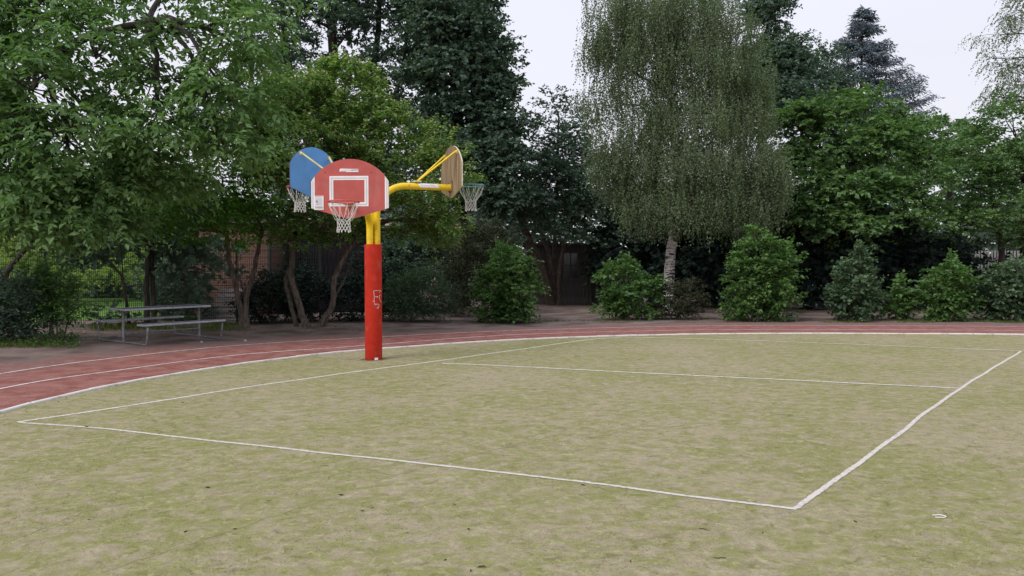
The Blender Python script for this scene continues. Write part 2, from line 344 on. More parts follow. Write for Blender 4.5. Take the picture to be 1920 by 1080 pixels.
def tree(name, label, cat, base, stems, lobes, style, ml, mbk, group=None, limb=(.07, .02), every=3, start=None, **kw):
    root = empty(name, base); tag(root, label, cat, group)
    mb = MB(); tops = []
    for pts, r0, r1 in stems:
        q = smoothpath(pts, 5); n = len(q); rr = random.Random(len(q))
        q = [v+Vector((rr.uniform(-1, 1), rr.uniform(-1, 1), 0))*r0*.25 if 0 < i < n-1 else v for i, v in enumerate(q)]
        rad = [r0+(r1-r0)*(i/(n-1)) for i in range(n)]; rad[0] *= 1.45
        if n > 3: rad[1] *= 1.12
        mb.tube(q, rad, 10); tops += q[n//2:]
    if stems: local(mb.build('trunk', mbk, root, True), root)
    cr_, CL, sp = make_crown('crown', lobes, style, ml, root, **kw)
    if stems and limb:
        b = MB(); st = (lambda c: min(tops, key=lambda q: (q-c).length+.5*max(0, q.z-c.z)))
        branches(b, start or st, CL, limb[0], limb[1], every, len(lobes))
        local(b.build('branches', mbk, root, True), root)
    return root, CL, sp

# ------------------------------------------------------------------ ground, turf, track
g = MB(); g.add([(-400, -400, 0), (400, -400, 0), (400, 600, 0), (-400, 600, 0)], [(0, 1, 2, 3)])
tag(g.build('ground', M_dirt), 'bare brown earth under the trees round the sports field', kind='structure')
def curve(pix, before, after): return smoothpath([Vector((*b, 0)) for b in before]+[G(*p) for p in pix]+[Vector((*a, 0)) for a in after], 6)
KERB = curve([(0, 776), (115, 746), (240, 719), (400, 692), (500, 678), (682, 658), (960, 639), (1210, 630), (1410, 627), (1660, 627), (1885, 628.5)],
             [(-5.6, -16), (-5.72, 0), (-5.74, 5)], [(14, 17.5), (17, 16.2), (19.6, 13.6), (21, 10), (21.3, 5), (21.3, -16)])
LINE2 = curve([(0, 730), (225, 695), (450, 666), (682, 649), (960, 628.5), (1300, 619.5), (1600, 618.5), (1900, 620.5)],
              [(-6.9, -16), (-6.95, 0), (-6.96, 6)], [(15, 18.5), (18.4, 16.8), (21, 13.9), (22.4, 10), (22.6, 5), (22.6, -16)])
LINE3 = curve([(0, 702), (225, 671), (450, 648), (682, 634), (960, 620.5), (1300, 611.8), (1600, 611), (1900, 613)],
              [(-8.1, -16), (-8.15, 0), (-8.1, 8)], [(15.6, 19.7), (19.4, 17.8), (22.3, 14.6), (23.7, 10), (23.9, 5), (23.9, -16)])
OUT = curve([(0, 681), (225, 655), (450, 638), (682, 626), (960, 614.5), (1300, 606.5), (1600, 605), (1900, 607)],
            [(-9.3, -16), (-9.4, 0), (-9.3, 9)], [(16.2, 20.7), (20.3, 18.6), (23.5, 15.2), (24.9, 10), (25.1, 5), (25.1, -16)])
def resample(c, n):
    d = [0]
    for a, b in zip(c, c[1:]): d.append(d[-1]+(b-a).length)
    o = []; j = 0
    for k in range(n):
        t = d[-1]*k/(n-1)
        while j < len(d)-2 and d[j+1] < t: j += 1
        o.append(c[j].lerp(c[j+1], (t-d[j])/max(1e-9, d[j+1]-d[j])))
    return o
# turf
tf = MB(); kz = resample(KERB, 120)
bm_pts = [(p.x, p.y, .012) for p in kz]
tf.add(bm_pts, [tuple(range(len(bm_pts)-1, -1, -1))])
turf = tag(tf.build('turf', M_turf), 'worn sandy green artificial turf inside the running track', kind='structure')
# track
def strip_mesh(name, A, B, z, m, parent=None, edge=False, cols=1):
    n = len(A); vs = []; fs = []
    for i in range(n):
        for k in range(cols+1):
            q = A[i].lerp(B[i], k/cols); vs.append((q.x, q.y, z))
    for i in range(n-1):
        for k in range(cols): a = i*(cols+1)+k; fs.append((a, a+1, a+cols+2, a+cols+1))
    me = bpy.data.meshes.new(name); me.from_pydata(vs, [], fs); me.materials.append(m)
    if edge:
        at = me.attributes.new('edge', 'FLOAT', 'POINT'); at.data.foreach_set('value', [k/cols for i in range(n) for k in range(cols+1)])
    me.update()
    if me.polygons[0].normal.z < 0: me.flip_normals()
    o = bpy.data.objects.new(name, me); C.objects.link(o); o.parent = parent; return o
def track_mat():
    m = mat('red_tartan', (.235, .082, .066), .9, scale=3, col2=(.305, .135, .112), bump=.5, bscale=120, spec=.2)
    n = m.node_tree.nodes; l = m.node_tree.links; b = n['Principled BSDF']
    src = b.inputs['Base Color'].links[0].from_socket
    a = n.new('ShaderNodeAttribute'); a.attribute_name = 'edge'; t = n.new('ShaderNodeTexCoord')
    z = n.new('ShaderNodeTexNoise'); z.inputs['Scale'].default_value = 1.4; z.inputs['Detail'].default_value = 8; l.new(t.outputs['Object'], z.inputs[0])
    q = n.new('ShaderNodeMath'); q.operation = 'ADD'; l.new(a.outputs['Fac'], q.inputs[0]); l.new(z.outputs[0], q.inputs[1])
    r = n.new('ShaderNodeMapRange'); r.inputs['From Min'].default_value = 1.02; r.inputs['From Max'].default_value = 1.5; l.new(q.outputs[0], r.inputs[0])
    x = n.new('ShaderNodeMix'); x.data_type = 'RGBA'; l.new(r.outputs[0], x.inputs['Factor']); l.new(src, x.inputs['A']); x.inputs['B'].default_value = (.20, .13, .115, 1)
    z2 = n.new('ShaderNodeTexNoise'); z2.inputs['Scale'].default_value = 7; z2.inputs['Detail'].default_value = 8; l.new(t.outputs['Object'], z2.inputs[0])
    r2 = n.new('ShaderNodeMapRange'); r2.inputs['From Min'].default_value = .52; r2.inputs['From Max'].default_value = .75; r2.inputs['To Max'].default_value = .5; l.new(z2.outputs[0], r2.inputs[0])
    y = n.new('ShaderNodeMix'); y.data_type = 'RGBA'; l.new(r2.outputs[0], y.inputs['Factor']); l.new(x.outputs['Result'], y.inputs['A']); y.inputs['B'].default_value = (.36, .21, .18, 1)
    l.new(y.outputs['Result'], b.inputs['Base Color']); return m
NT = 320
A = resample(KERB, NT); B = resample(OUT, NT)
rr = random.Random(4); B = [p+(p-q).normalized()*(rr.uniform(-.05, .10)+.05*math.sin(i*.5)) for i, (p, q) in enumerate(zip(B, A))]
track = tag(strip_mesh('running_track', A, B, .006, track_mat(), None, True, 10), 'red running track curving round the turf', kind='structure')
def ribbon(c, wdt, z, name, m, parent, jw=.0, seed=1):
    rr = random.Random(seed); a = []; b = []
    for i, p in enumerate(c):
        t = (c[min(i+1, len(c)-1)]-c[max(i-1, 0)]).normalized(); nn = Vector((-t.y, t.x, 0)); j = rr.uniform(-jw, jw); ww = wdt*rr.uniform(.88, 1.12) if jw else wdt
        a.append(p+nn*(ww/2+j)); b.append(p-nn*(ww/2-j))
    return strip_mesh(name, a, b, z, m, parent)
for i, c in enumerate((LINE2, LINE3)): ribbon(resample(c, 260), .055, .011, 'lane_line', M_tline, track, .004, i)
# kerb: one stone after another along the turf
acc = resample(KERB, 2000); L_tot = sum((b-a).length for a, b in zip(acc, acc[1:]))
kn = int(L_tot/1.0); kp = resample(KERB, kn+1); rr = random.Random(9); kme = None
for i in range(kn):
    a, b = kp[i], kp[i+1]; c = (a+b)/2
    if c.y < 4.5 or c.x > 16.5: continue
    if kme is None:
        k_ = MB(); k_.box((0, 0, .012), (1, .06, .05)); ko = k_.build('kerb_stone', M_kerb, track, False, .008); kme = ko.data
    else:
        ko = bpy.data.objects.new('kerb_stone', kme); C.objects.link(ko); ko.parent = track
        bv = ko.modifiers.new('b', 'BEVEL'); bv.width = .008; bv.segments = 1
    ko.location = (c.x+rr.uniform(-.006, .006), c.y+rr.uniform(-.006, .006), rr.uniform(-.004, .004)); ko.rotation_euler.z = math.atan2((b-a).y, (b-a).x)+rr.uniform(-.004, .004)
    ko.scale = ((b-a).length-.008, 1, 1)
# court lines
def court(pix, width, sd=0, n=420):
    c = resample(smoothpath([G(*p) for p in pix], 5), n)
    c = [p+Vector((math.sin(i*.11+sd)*.006, math.cos(i*.07+sd)*.006, 0)) for i, p in enumerate(c)]
    ribbon(c, width, .0150+.0006*sd, 'court_line', M_line2 if sd in (1, 2) else M_line, turf, .0045, sd+20)
court([(32, 794), (250, 761.5), (475, 726), (682, 696.5), (800, 681), (960, 658.5), (1100, 638.5), (1165, 633.5)], .050, 0)
court([(35, 795), (170, 804), (425, 832), (960, 891), (1250, 928), (1494, 958.5)], .042, 1)
court([(1490, 957), (1560, 908), (1620, 865), (1680, 820), (1740, 773), (1800, 731), (1855, 696), (1915, 660)], .044, 2)
court([(1165, 633.5), (1290, 636), (1550, 645), (1750, 653), (1915, 659.5)], .056, 3)
court([(830, 683), (960, 688.5), (1200, 701), (1500, 715.5), (1797, 730)], .058, 4)

M_seam = mat('turf_seam', (.20, .175, .085), .95, scale=9, col2=(.31, .275, .155), lo=.35, hi=.6, spec=.1)
for i, pth in enumerate(([(0, 1026), (80, 995), (165, 962), (262, 943)], [(188, 1078), (330, 1032), (430, 1000), (540, 962), (650, 930)], [(700, 905), (860, 863), (960, 838), (1060, 815)], [(1060, 745), (1180, 722), (1290, 706)])):
    c = resample(smoothpath([G(*p) for p in pth], 6), 160); c = [p+Vector((math.sin(j*.23+i)*.008, math.cos(j*.31+i)*.008, 0)) for j, p in enumerate(c)]
    ribbon(c, .009 if i < 2 else .014, .0135, 'seam', M_seam, turf, .003, 40+i)
# garden lawn behind the wire fence
lw = MB(); lw.add([(-40, 22.6, .01), (-9.6, 22.6, .01), (-9.6, 44, .01), (-40, 44, .01)], [(0, 1, 2, 3)])
tag(lw.build('lawn', M_lawn), 'bright green lawn beyond the wire mesh fence', kind='structure')

# ------------------------------------------------------------------ basketball stand
BX, BY = -2.405, 13.31
stand = empty('basketball_stand', (BX, BY, .012))
tag(stand, 'basketball post with red padding, three yellow arms and red, blue and wooden boards', 'basketball stand')
# padding sleeve
n = 40; mb = MB(); prof = [(0, .13), (.0, .140), (.012, .147), (1.0, .1465), (1.985, .147), (1.998, .142), (1.998, .05)]
vs = [(r*math.cos(2*math.pi*j/n), r*math.sin(2*math.pi*j/n), z) for z, r in prof for j in range(n)]
mb.add(vs, [(i*n+j, i*n+(j+1) % n, (i+1)*n+(j+1) % n, (i+1)*n+j) for i in range(len(prof)-1) for j in range(n)])
pad = mb.build('padding', M_red, stand, True)
# seam down the sleeve and white sticker at its foot
def on_pad(u, z, r=.1478):  # u metres along the surface, from the point facing the camera
    a = math.radians(-79.5)+u/.147; return Vector((r*math.cos(a), r*math.sin(a), z))
mb = MB(); mb.add([on_pad(.015, .003, .151), on_pad(.075, .003, .151), on_pad(.075, .045, .151), on_pad(.015, .045, .151), on_pad(.015, .003), on_pad(.075, .003), on_pad(.075, .045), on_pad(.015, .045)], [(0, 1, 2, 3), (3, 2, 6, 7), (0, 3, 7, 4), (1, 5, 6, 2)])
mb.build('foot_sticker', M_white, pad)
def zp(x, y): return ((x-196)/371*1.0, 2.0-(y-267)/371)      # enlarged-crop units to sleeve units
gr = MB()
for st in ([(200, 632), (202, 600), (200, 566), (222, 564), (243, 563), (232, 577)], [(206, 604), (222, 602), (220, 608)], [(192, 634), (204, 632)],
           [(247, 640), (236, 622), (233, 600), (240, 590)], [(203, 640), (207, 652), (216, 650), (229, 652), (231, 664), (222, 672)], [(217, 676), (229, 675)]):
    q = []
    for x, y in st:
        u, z = zp(x, y); u = math.asin(max(-.98, min(.98, (x-196)/371/.147)))*.147; q.append(on_pad(u, z, .1475))
    q = smoothpath(q, 5); gr.tube(q, .0038, 5)
gr.build('graffiti', mat('white_marker', (.72, .62, .62), .8, var=.15, scale=60), pad, True)
# arms
def arm_dir(deg): return Vector((math.cos(R(deg)), math.sin(R(deg)), 0))
def pipe_path(base, dr, zt, Lh, rb=.34):
    p = [Vector((*base, 1.2)), Vector((*base, zt-rb-.45)), Vector((*base, zt-rb-.15))]
    for k in range(0, 9):
        a = math.pi/2*k/8; p.append(Vector((*base, zt-rb))+dr*(rb*(1-math.cos(a)))+Vector((0, 0, rb*math.sin(a))))
    p.append(Vector((*base, zt))+dr*(Lh*.6)); p.append(Vector((*base, zt))+dr*Lh); return p
def board_outline(n=28):
    pts = []
    Rr, cy = .707, -.017; a0 = math.atan2(.335-cy, .61); a1 = math.pi-a0
    pts += [(.61, -.075)]
    for k in range(n+1):
        a = a0+(a1-a0)*k/n; pts.append((Rr*math.cos(a), cy+Rr*math.sin(a)))
    pts += [(-.61, -.075), (-.13, -.212), (-.06, -.228), (0, -.232), (.06, -.228), (.13, -.212)]
    return pts
def arcy(x): return -.017+math.sqrt(.707**2-x*x)
def hoop(parent, mr_, rim_out=.375, seed=0):
    """rim centre at (rim_out) in front (+Y local = away from the pole), z=0"""
    mb = MB(); pts = [(.235*math.cos(a), rim_out+.235*math.sin(a), 0) for a in [2*math.pi*k/32 for k in range(33)]]
    mb.tube(pts, .011, 8, False)
    for s in (-1, 1): mb.tube([(s*.07, .012, -.01), (s*.075, rim_out-.225, -.006)], .010, 6)
    mb.box((0, .018, -.03), (.20, .012, .13)); mb.box((0, .09, -.012), (.14, .14, .012))
    for k in range(12):
        a = 2*math.pi*k/12; mb.tube([(.235*math.cos(a-.06), rim_out+.235*math.sin(a-.06), -.01), (.237*math.cos(a), rim_out+.237*math.sin(a), -.024), (.235*math.cos(a+.06), rim_out+.235*math.sin(a+.06), -.01)], .004, 4)
    rim = mb.build('rim', mr_, parent, True)
    rr = random.Random(seed); nb = MB(); K = 12
    lv = [(.232, -.018), (.118, -.235), (.104, -.275), (.097, -.315), (.096, -.36), (.099, -.405), (.102, -.44)]
    node = {}
    for i, (r, z) in enumerate(lv):
        for k in range(K):
            a = 2*math.pi*(k+(.5 if i % 2 else 0))/K+rr.uniform(-.04, .04)
            node[i, k] = Vector((r*math.cos(a)*rr.uniform(.94, 1.06), rim_out+r*math.sin(a)*rr.uniform(.94, 1.06), z+rr.uniform(-.008, .008)-(.05*rr.random() if i == 1 else 0)))
    for i in range(len(lv)-1):
        for k in range(K):
            for dk in (0, (1 if i % 2 else -1)):
                a, b = node[i, k], node[i+1, (k+dk) % K]
                m1 = a.lerp(b, .5); m1.z -= .02 if i == 0 else 0
                if i == 0: m1 += Vector((rr.uniform(-.02, .02), rr.uniform(-.02, .02), 0)); m1.x *= .94
                nb.tube([a, m1, b], .0038 if i else .0030, 4, False)
    for k in range(K):
        a = node[len(lv)-1, k]; nb.tube([a+Vector((0, 0, .012)), a+Vector((0, 0, -.022))], .008, 5)
    nb.build('net', M_net, rim)
def prism(mb, poly, y0, y1):
    n = len(poly); vs = [(x, y0, z) for x, z in poly]+[(x, y1, z) for x, z in poly]
    mb.add(vs, [tuple(range(n)), tuple(range(2*n-1, n-1, -1))]+[(i, i+n, (i+1) % n+n, (i+1) % n) for i in range(n)])
def backboard(deg, zr, Lh, base, face, back, edge, mr_, label, red=False, sd_=0):
    dr = arm_dir(deg); o = Vector((base[0], base[1], zr))+dr*(Lh+.012)
    bo = bpy.data.objects.new('tmp', None)
    mb = MB(); pl = board_outline(); prism(mb, pl, 0, .022)
    b = mb.build('backboard', face, stand, False); b['label'] = label
    b.location = o; b.rotation_euler.z = R(deg-90)
    # material slots: rear face, rim of the sheet
    b.data.materials.append(back); b.data.materials.append(edge)
    for p in b.data.polygons:
        if len(p.vertices) > 6: p.material_index = 1 if p.normal.y < 0 else 0
        else: p.material_index = 2
    hoop(b, mr_, seed=sd_)
    # mounting plate at the back with bolts
    mb = MB(); mb.box((0, -.008, -.03), (.22, .014, .20)); 
    for sx in (-1, 1):
        for sz in (-1, 1): mb.tube([(sx*.085, -.03, -.03+sz*.075), (sx*.085, 0, -.03+sz*.075)], .012, 6)
    mb.build('mounting_plate', M_rust, b)
    return b
bl = Matrix.Rotation(R(-97), 3, 'Z')
poles = []
specs = [(-93.3, 2.60, 1.24, M_yel, (-.045, -.052)), (22, 3.06, 1.33, M_yel2, (.066, .018)), (151, 3.06, 1.30, M_yel, (-.025, .062))]
for deg, zr, Lh, mm, base in specs:
    dr = arm_dir(deg); zt = zr-.035
    mb = MB(); mb.tube(smoothpath(pipe_path(base, dr, zt, Lh-.004, .52 if deg == 22 else .34), 3), .058, 20)
    arm = mb.build('arm', mm, stand, True); poles.append(arm)
front = lambda b, poly, y0, name, m, th=.003: (lambda q: (prism(q, poly, y0, y0+th), q.build(name, m, b))[1])(MB())
def rect(x0, x1, z0, z1): return [(x0, z0), (x1, z0), (x1, z1), (x0, z1)]
bred = backboard(-93.3, 2.60, 1.24, specs[0][4], M_redb, M_redb, M_edge, M_rimr, 'red board with white target rectangle', True, 1)
bwood = backboard(22, 3.08, 1.33, specs[1][4], M_wood, M_wood, M_edge, M_rimb, 'weathered bare wooden board with teal rim', False, 2)
bblue = backboard(151, 3.08, 1.30, specs[2][4], M_blue, M_blue, M_dedge, M_rimr, 'blue board seen from behind', False, 3)
# the red board's front: +X local is towards the photo's left when the board faces the camera, so mirror x
def mxp(poly): return [(-x, z) for x, z in poly][::-1]
Y0 = .022
def frame(x0, x1, z0, z1, t):
    q = MB()
    for r_ in (rect(x0, x1, z1-t, z1), rect(x0, x1, z0, z0+t), rect(x0, x0+t, z0+t, z1-t), rect(x1-t, x1, z0+t, z1-t)): prism(q, mxp(r_), Y0, Y0+.004)
    return q
f1 = frame(-.320, .295, -.045, .425, .062).build('target_rectangle', M_white, bred)
q = MB()
for r_ in (rect(-.297, .272, .386, .402), rect(-.297, .272, -.022, -.006), rect(-.297, -.281, -.006, .386), rect(.256, .272, -.006, .386)): prism(q, mxp(r_), Y0+.0045, Y0+.006)
q.build('grey_stripe', M_grey, f1)
for s in (-1, 1):
    xs = [.553, .570, .590, .6085]; poly = [(s*.6085, -.072), (s*.6085, arcy(.6085)-.004), (s*.59, arcy(.59)-.004), (s*.57, arcy(.57)-.004), (s*.553, arcy(.553)-.004), (s*.553, -.089)]
    q = MB(); prism(q, poly if s < 0 else poly[::-1], Y0, Y0+.004); sp = q.build('side_stripe', M_white, bred)
    poly = [(s*.592, -.074), (s*.592, arcy(.592)-.03), (s*.574, arcy(.574)-.03), (s*.574, -.082)]
    q = MB(); prism(q, poly if s < 0 else poly[::-1], Y0+.0045, Y0+.006); q.build('grey_stripe', M_grey, sp)
pl = front(bred, mxp([(-.165, .497), (-.06, .497), (-.055, .486), (.140, .486), (.134, .512), (.144, .532), (-.147, .540)]), Y0, 'name_plate', M_white, .004)
stk = front(bred, mxp(rect(-.562, -.414, -.098, .120)), Y0+.002, 'safety_sticker', M_white, .004)
def text(body, size, loc, m, parent, mat3, ext=.0008):
    cu = bpy.data.curves.new('t', 'FONT'); cu.body = body; cu.size = size; cu.extrude = ext; cu.align_x = 'CENTER'; cu.align_y = 'CENTER'; cu.resolution_u = 3
    to = bpy.data.objects.new('t', cu); C.objects.link(to); dg = bpy.context.evaluated_depsgraph_get(); me = bpy.data.meshes.new_from_object(to.evaluated_get(dg))
    bpy.data.objects.remove(to); me.materials.clear(); me.materials.append(m)
    o = bpy.data.objects.new('lettering', me); C.objects.link(o); o.parent = parent; o.matrix_local = Matrix.Translation(loc) @ mat3.to_4x4(); return o
face = Matrix(((-1, 0, 0), (0, 0, 1), (0, 1, 0)))          # text upright, reading from the board's front
text('SPORT', .034, (-.082, Y0+.005, .513), M_ink, pl, face)
q = MB()
rr = random.Random(3)
for i in range(15):
    x = -.13+i*.0115; 
    prism(q, mxp([(x, .507), (x+.005, .507), (x+.006, .507+rr.uniform(.008, .014)), (x+.002, .507+rr.uniform(.008, .013))]), Y0+.0042, Y0+.0052)
q.build('faded_print', M_pinkink, pl)['kind'] = 'stuff'
q = MB()
for i in range(9):
    x = -.548+i*.0135; prism(q, mxp(rect(x, x+.010, .099, .110)), Y0+.0062, Y0+.007)
for j in range(3):
    for i in range(8):
        x = -.548+i*.0155; z = -.052-j*.012; prism(q, mxp(rect(x, x+rr.uniform(.009, .014), z, z+.007)), Y0+.0062, Y0+.007)
prism(q, mxp([(-.532, .035), (-.524, .052), (-.512, .045), (-.505, .018), (-.513, .010), (-.524, .022)]), Y0+.0062, Y0+.007)
prism(q, mxp(rect(-.512, -.501, -.018, -.006)), Y0+.0062, Y0+.007)
q.build('sticker_print', M_ink, stk)['kind'] = 'stuff'
q = MB(); prism(q, mxp(rect(-.546, -.432, -.03, .085)), Y0+.0058, Y0+.0061); q.build('grey_panel', M_grey, stk)
mb_ = mat('dark_red_bolt', (.16, .03, .03), .6)
for x, z in ((-.385, .485), (.335, .480)): q = MB(); q.tube([(-x, Y0-.002, z), (-x, Y0+.005, z)], .010, 8); q.build('bolt', mb_, bred)
# braces of the three boards
for deg, zr, Lh, base, b, mm in ((-93.3, 2.60, 1.24, specs[0][4], bred, M_yel), (22, 3.08, 1.33, specs[1][4], bwood, M_yel), (151, 3.08, 1.30, specs[2][4], bblue, M_cream)):
    x = .36
    for s in (-1, 1):
        q = MB(); q.tube([(s*.02, -.60, .055), (s*x, -.012, .555)], .0165, 8); q.tube([(s*x, -.035, .535), (s*x, .0, .545)], .020, 8); q.box((s*x, -.006, .540), (.05, .010, .07))
        o = q.build('brace', mm, b, True)
    q = MB(); q.box((0, -.62, .032), (.10, .12, .022)); q.tube([(-.05, -.60, .05), (.05, -.60, .05)], .014, 8); q.build('brace_clamp', M_cream, b)
# sticker wrapped round the wooden board's arm
q = MB(); nn = 8; a0, a1 = R(95), R(-20)
def armpt(x, a, r=.0592):
    side = Vector((math.cos(R(22-90)), math.sin(R(22-90)), 0)); return Vector((specs[1][4][0], specs[1][4][1], 3.025))+arm_dir(22)*x+side*(r*math.cos(a))+Vector((0, 0, r*math.sin(a)))
vs = [armpt(x+(.03*(k/nn) if 1 else 0), a0+(a1-a0)*k/nn) for x in (.72, 1.07) for k in range(nn+1)]
q.add(vs, [(k, k+1, k+nn+2, k+nn+1) for k in range(nn)]); ast = q.build('arm_sticker', M_white, poles[1], True)
q = MB(); rr = random.Random(2)
for i in range(16):
    x = .76+i*.017; a = R(rr.uniform(8, 14)); hgt = R(rr.uniform(18, 26)); wdt = rr.uniform(.006, .012)
    q.add([armpt(x, a, .0602), armpt(x+wdt, a, .0602), armpt(x+wdt, a+hgt, .0602), armpt(x, a+hgt, .0602)], [(0, 1, 2, 3)])
q.build('sticker_print', M_pinkink, ast)['kind'] = 'stuff'

# ------------------------------------------------------------------ picnic table
ua = math.atan2(1.41, 1.03)
tbl = empty('picnic_table', (-7.69, 16.88, 0), ua); tag(tbl, 'grey metal picnic table with two fixed benches standing on bare earth by the track', 'picnic table')
def slab(name, cx, cy, L_, W, z, h=.04):
    q = MB(); e = .009
    fr = MB()
    for c, d in (((cx, cy-W/2+e, z), (L_, e*2, h)), ((cx, cy+W/2-e, z), (L_, e*2, h)), ((cx-L_/2+e, cy, z), (e*2, W-4*e, h)), ((cx+L_/2-e, cy, z), (e*2, W-4*e, h))): fr.box(c, d)
    q.box((cx, cy, z+.004), (L_-4*e, W-4*e, h*.6))
    o = q.build(name, M_grid, tbl); f = fr.build('edge_frame', M_steelL, o, False, .006); return o
top = slab('table_top', -.02, 0, 1.98, .66, .715)
s1 = slab('seat', -.07, -.93, 1.86, .27, .425); s2 = slab('seat', .02, .93, 1.92, .27, .425)
for x in (-.87, .87):
    q = MB(); q.tube([(x, 0, .0), (x, 0, .69)], .030, 10); q.tube([(x, -.26, .685), (x, 0, .60), (x, .26, .685)], .014, 6); q.box((x, 0, .685), (.05, .56, .02)); q.build('table_leg', M_steel, tbl, True)
    x0_ = x
    for s in (-1, 1):
        x = x0_ if s == 1 else (-.92 if x0_ < 0 else .77)
        q = MB(); q.tube(smoothpath([(x-.02*s, s*.84, .400), (x-.02*s, s*.99, .385), (x-.02*s, s*1.03, .33), (x-.02*s, s*1.00, .15), (x-.02*s, s*.97, .02)], 5), .021, 8)
        q.build('bench_leg', M_steel, tbl, True)
        q = MB(); q.tube([(x0_, s*.03, .022), (x-.02*s, s*.97, .018)], .018, 8); q.build('floor_bar', M_steel, tbl, True)
q = MB(); q.tube([(-.85, 0, .20), (.85, 0, .20)], .018, 8); q.build('stretcher', M_steel, tbl, True)

# ------------------------------------------------------------------ wire fence at the left
fp = [Vector((-16.8, 18.2, 0)), Vector((-14.5, 19.15, 0)), Vector((-12.2, 20.1, 0)), Vector((-10.0, 21.0, 0)), Vector((-7.85, 21.9, 0)), Vector((-5.7, 22.8, 0))]
fence = empty('wire_fence', fp[2]); tag(fence, 'dark green welded wire mesh fence between the playground and the garden lawn', 'fence')
for a in fp:
    q = MB(); q.box((a.x, a.y, 1.2), (.06, .06, 2.42), math.atan2(.9, 2.3)); local(q.build('post', M_fence, fence), fence)
for a, b in zip(fp, fp[1:]):
    q = MB(); d = b-a; ln = d.length; u = d.normalized()
    for i in range(1, int(ln/.05)):
        c = a+u*(i*.05); q.tube([c+Vector((0, -.0, .05)), c+Vector((0, 0, 2.33))], .0065, 3, False)
    for z in [.06+.2*k for k in range(12)]:
        for s in (-.006, .006): q.tube([a+Vector((u.y*s*-1, u.x*s, z)), b+Vector((u.y*s*-1, u.x*s, z))], .009, 4, False)
    o = local(q.build('wire_panel', M_fence, fence), fence); o['kind'] = 'stuff'

# ------------------------------------------------------------------ buildings behind the trees
hb = empty('brick_building', (-9.2, 25.2, 0)); tag(hb, 'low red brick building behind the fence at the left', 'building')
q = MB(); q.box((-9.4, 27.5, 1.5), (2.9, 5, 3.0)); local(q.build('wall', M_brick, hb), hb)
q = MB(); q.box((-9.4, 27.5, 3.06), (3.2, 5.3, .12)); local(q.build('roof', M_roof, hb), hb)
q = MB(); q.tube([(-7.86, 24.93, 3.0), (-7.86, 24.93, .1)], .045, 8); local(q.build('downpipe', M_fence, hb), hb)
ts = empty('timber_shed', (-6, 26.5, 0)); tag(ts, 'timber shed with deep shade put into its near-black boards beside the brick building', 'shed')
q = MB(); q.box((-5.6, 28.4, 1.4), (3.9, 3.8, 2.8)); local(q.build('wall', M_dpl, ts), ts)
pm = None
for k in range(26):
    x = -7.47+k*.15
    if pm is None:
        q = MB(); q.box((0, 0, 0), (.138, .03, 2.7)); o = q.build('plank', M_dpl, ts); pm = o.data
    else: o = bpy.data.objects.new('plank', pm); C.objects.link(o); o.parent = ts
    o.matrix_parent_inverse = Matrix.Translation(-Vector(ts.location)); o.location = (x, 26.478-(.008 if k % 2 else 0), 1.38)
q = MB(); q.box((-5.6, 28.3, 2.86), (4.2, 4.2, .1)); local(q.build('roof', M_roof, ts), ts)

wp = empty('slatted_panel', (-8.72, 23.6, 0)); tag(wp, 'weathered white slatted wooden panel leaning in front of the brick wall', 'wooden panel')
for k in range(6):
    t = k/6; wdt = 1.15-.48*t; q = MB(); mm = Matrix.Rotation(R(-14), 3, 'X')
    q.box((-8.72+.05*t, 23.6+.22*t, .10+k*.15), (wdt, .02, .11), m=mm); local(q.build('slat', M_whitew, wp), wp)
for s in (-1, 1):
    q = MB(); q.tube([(-8.72+s*.40, 23.64, 0), (-8.67+s*.25, 23.87, .90)], .02, 5); local(q.build('upright', M_whitew, wp), wp)

# small dark shed with a window, seen between the trunks
sh = empty('garden_shed', (2.3, 31.6, 0)); tag(sh, 'old brown garden shed with a paned window behind the multi-stemmed tree', 'shed')
q = MB(); q.box((1.95, 33.4, 1.2), (2.7, 3.2, 2.4)); local(q.build('wall', M_plank, sh), sh)
pm = None
for k in range(17):
    x = .68+k*.16
    seg = [(1.45, 2.35), (.0, .62)] if 2.03 < x < 2.75 and False else [(0, 2.38)]
    if pm is None: q = MB(); q.box((0, 0, 0), (.148, .03, 2.38)); o = q.build('plank', M_plank, sh); pm = o.data
    else: o = bpy.data.objects.new('plank', pm); C.objects.link(o); o.parent = sh
    o.matrix_parent_inverse = Matrix.Translation(-Vector(sh.location)); o.location = (x, 31.778-(.01 if k % 2 else 0), 1.20)
wx, wz = 2.42, 1.60
q = MB()
for c, d in (((wx-.31, 31.735, wz), (.08, .06, 1.2)), ((wx+.31, 31.735, wz), (.08, .06, 1.2)), ((wx, 31.735, wz+.56), (.54, .06, .08)), ((wx, 31.735, wz-.56), (.54, .06, .08)), ((wx, 31.735, wz), (.04, .05, 1.04)), ((wx-.15, 31.735, wz), (.26, .05, .04)), ((wx+.15, 31.735, wz), (.26, .05, .04))): q.box(c, d)
wf = local(q.build('window', M_plank, sh), sh)
for dx in (-.145, .145):
    for dz in (-.27, .27):
        q = MB(); q.box((wx+dx, 31.748, wz+dz), (.24, .008, .50)); o = q.build('pane', M_glass, wf)
q = MB(); q.box((3.22, 31.70, 1.2), (.09, .09, 2.4)); local(q.build('corner_post', M_plank, sh), sh)
q = MB(); q.box((2.0, 33.3, 2.47), (3.1, 3.7, .1)); local(q.build('roof', M_roof, sh), sh)
q = MB(); q.box((4.35, 32.4, 1.15), (2.1, .2, 2.3)); o = q.build('concrete_wall', M_conc, None, False, .01); tag(o, 'grimy grey concrete wall slab to the right of the garden shed', 'wall')

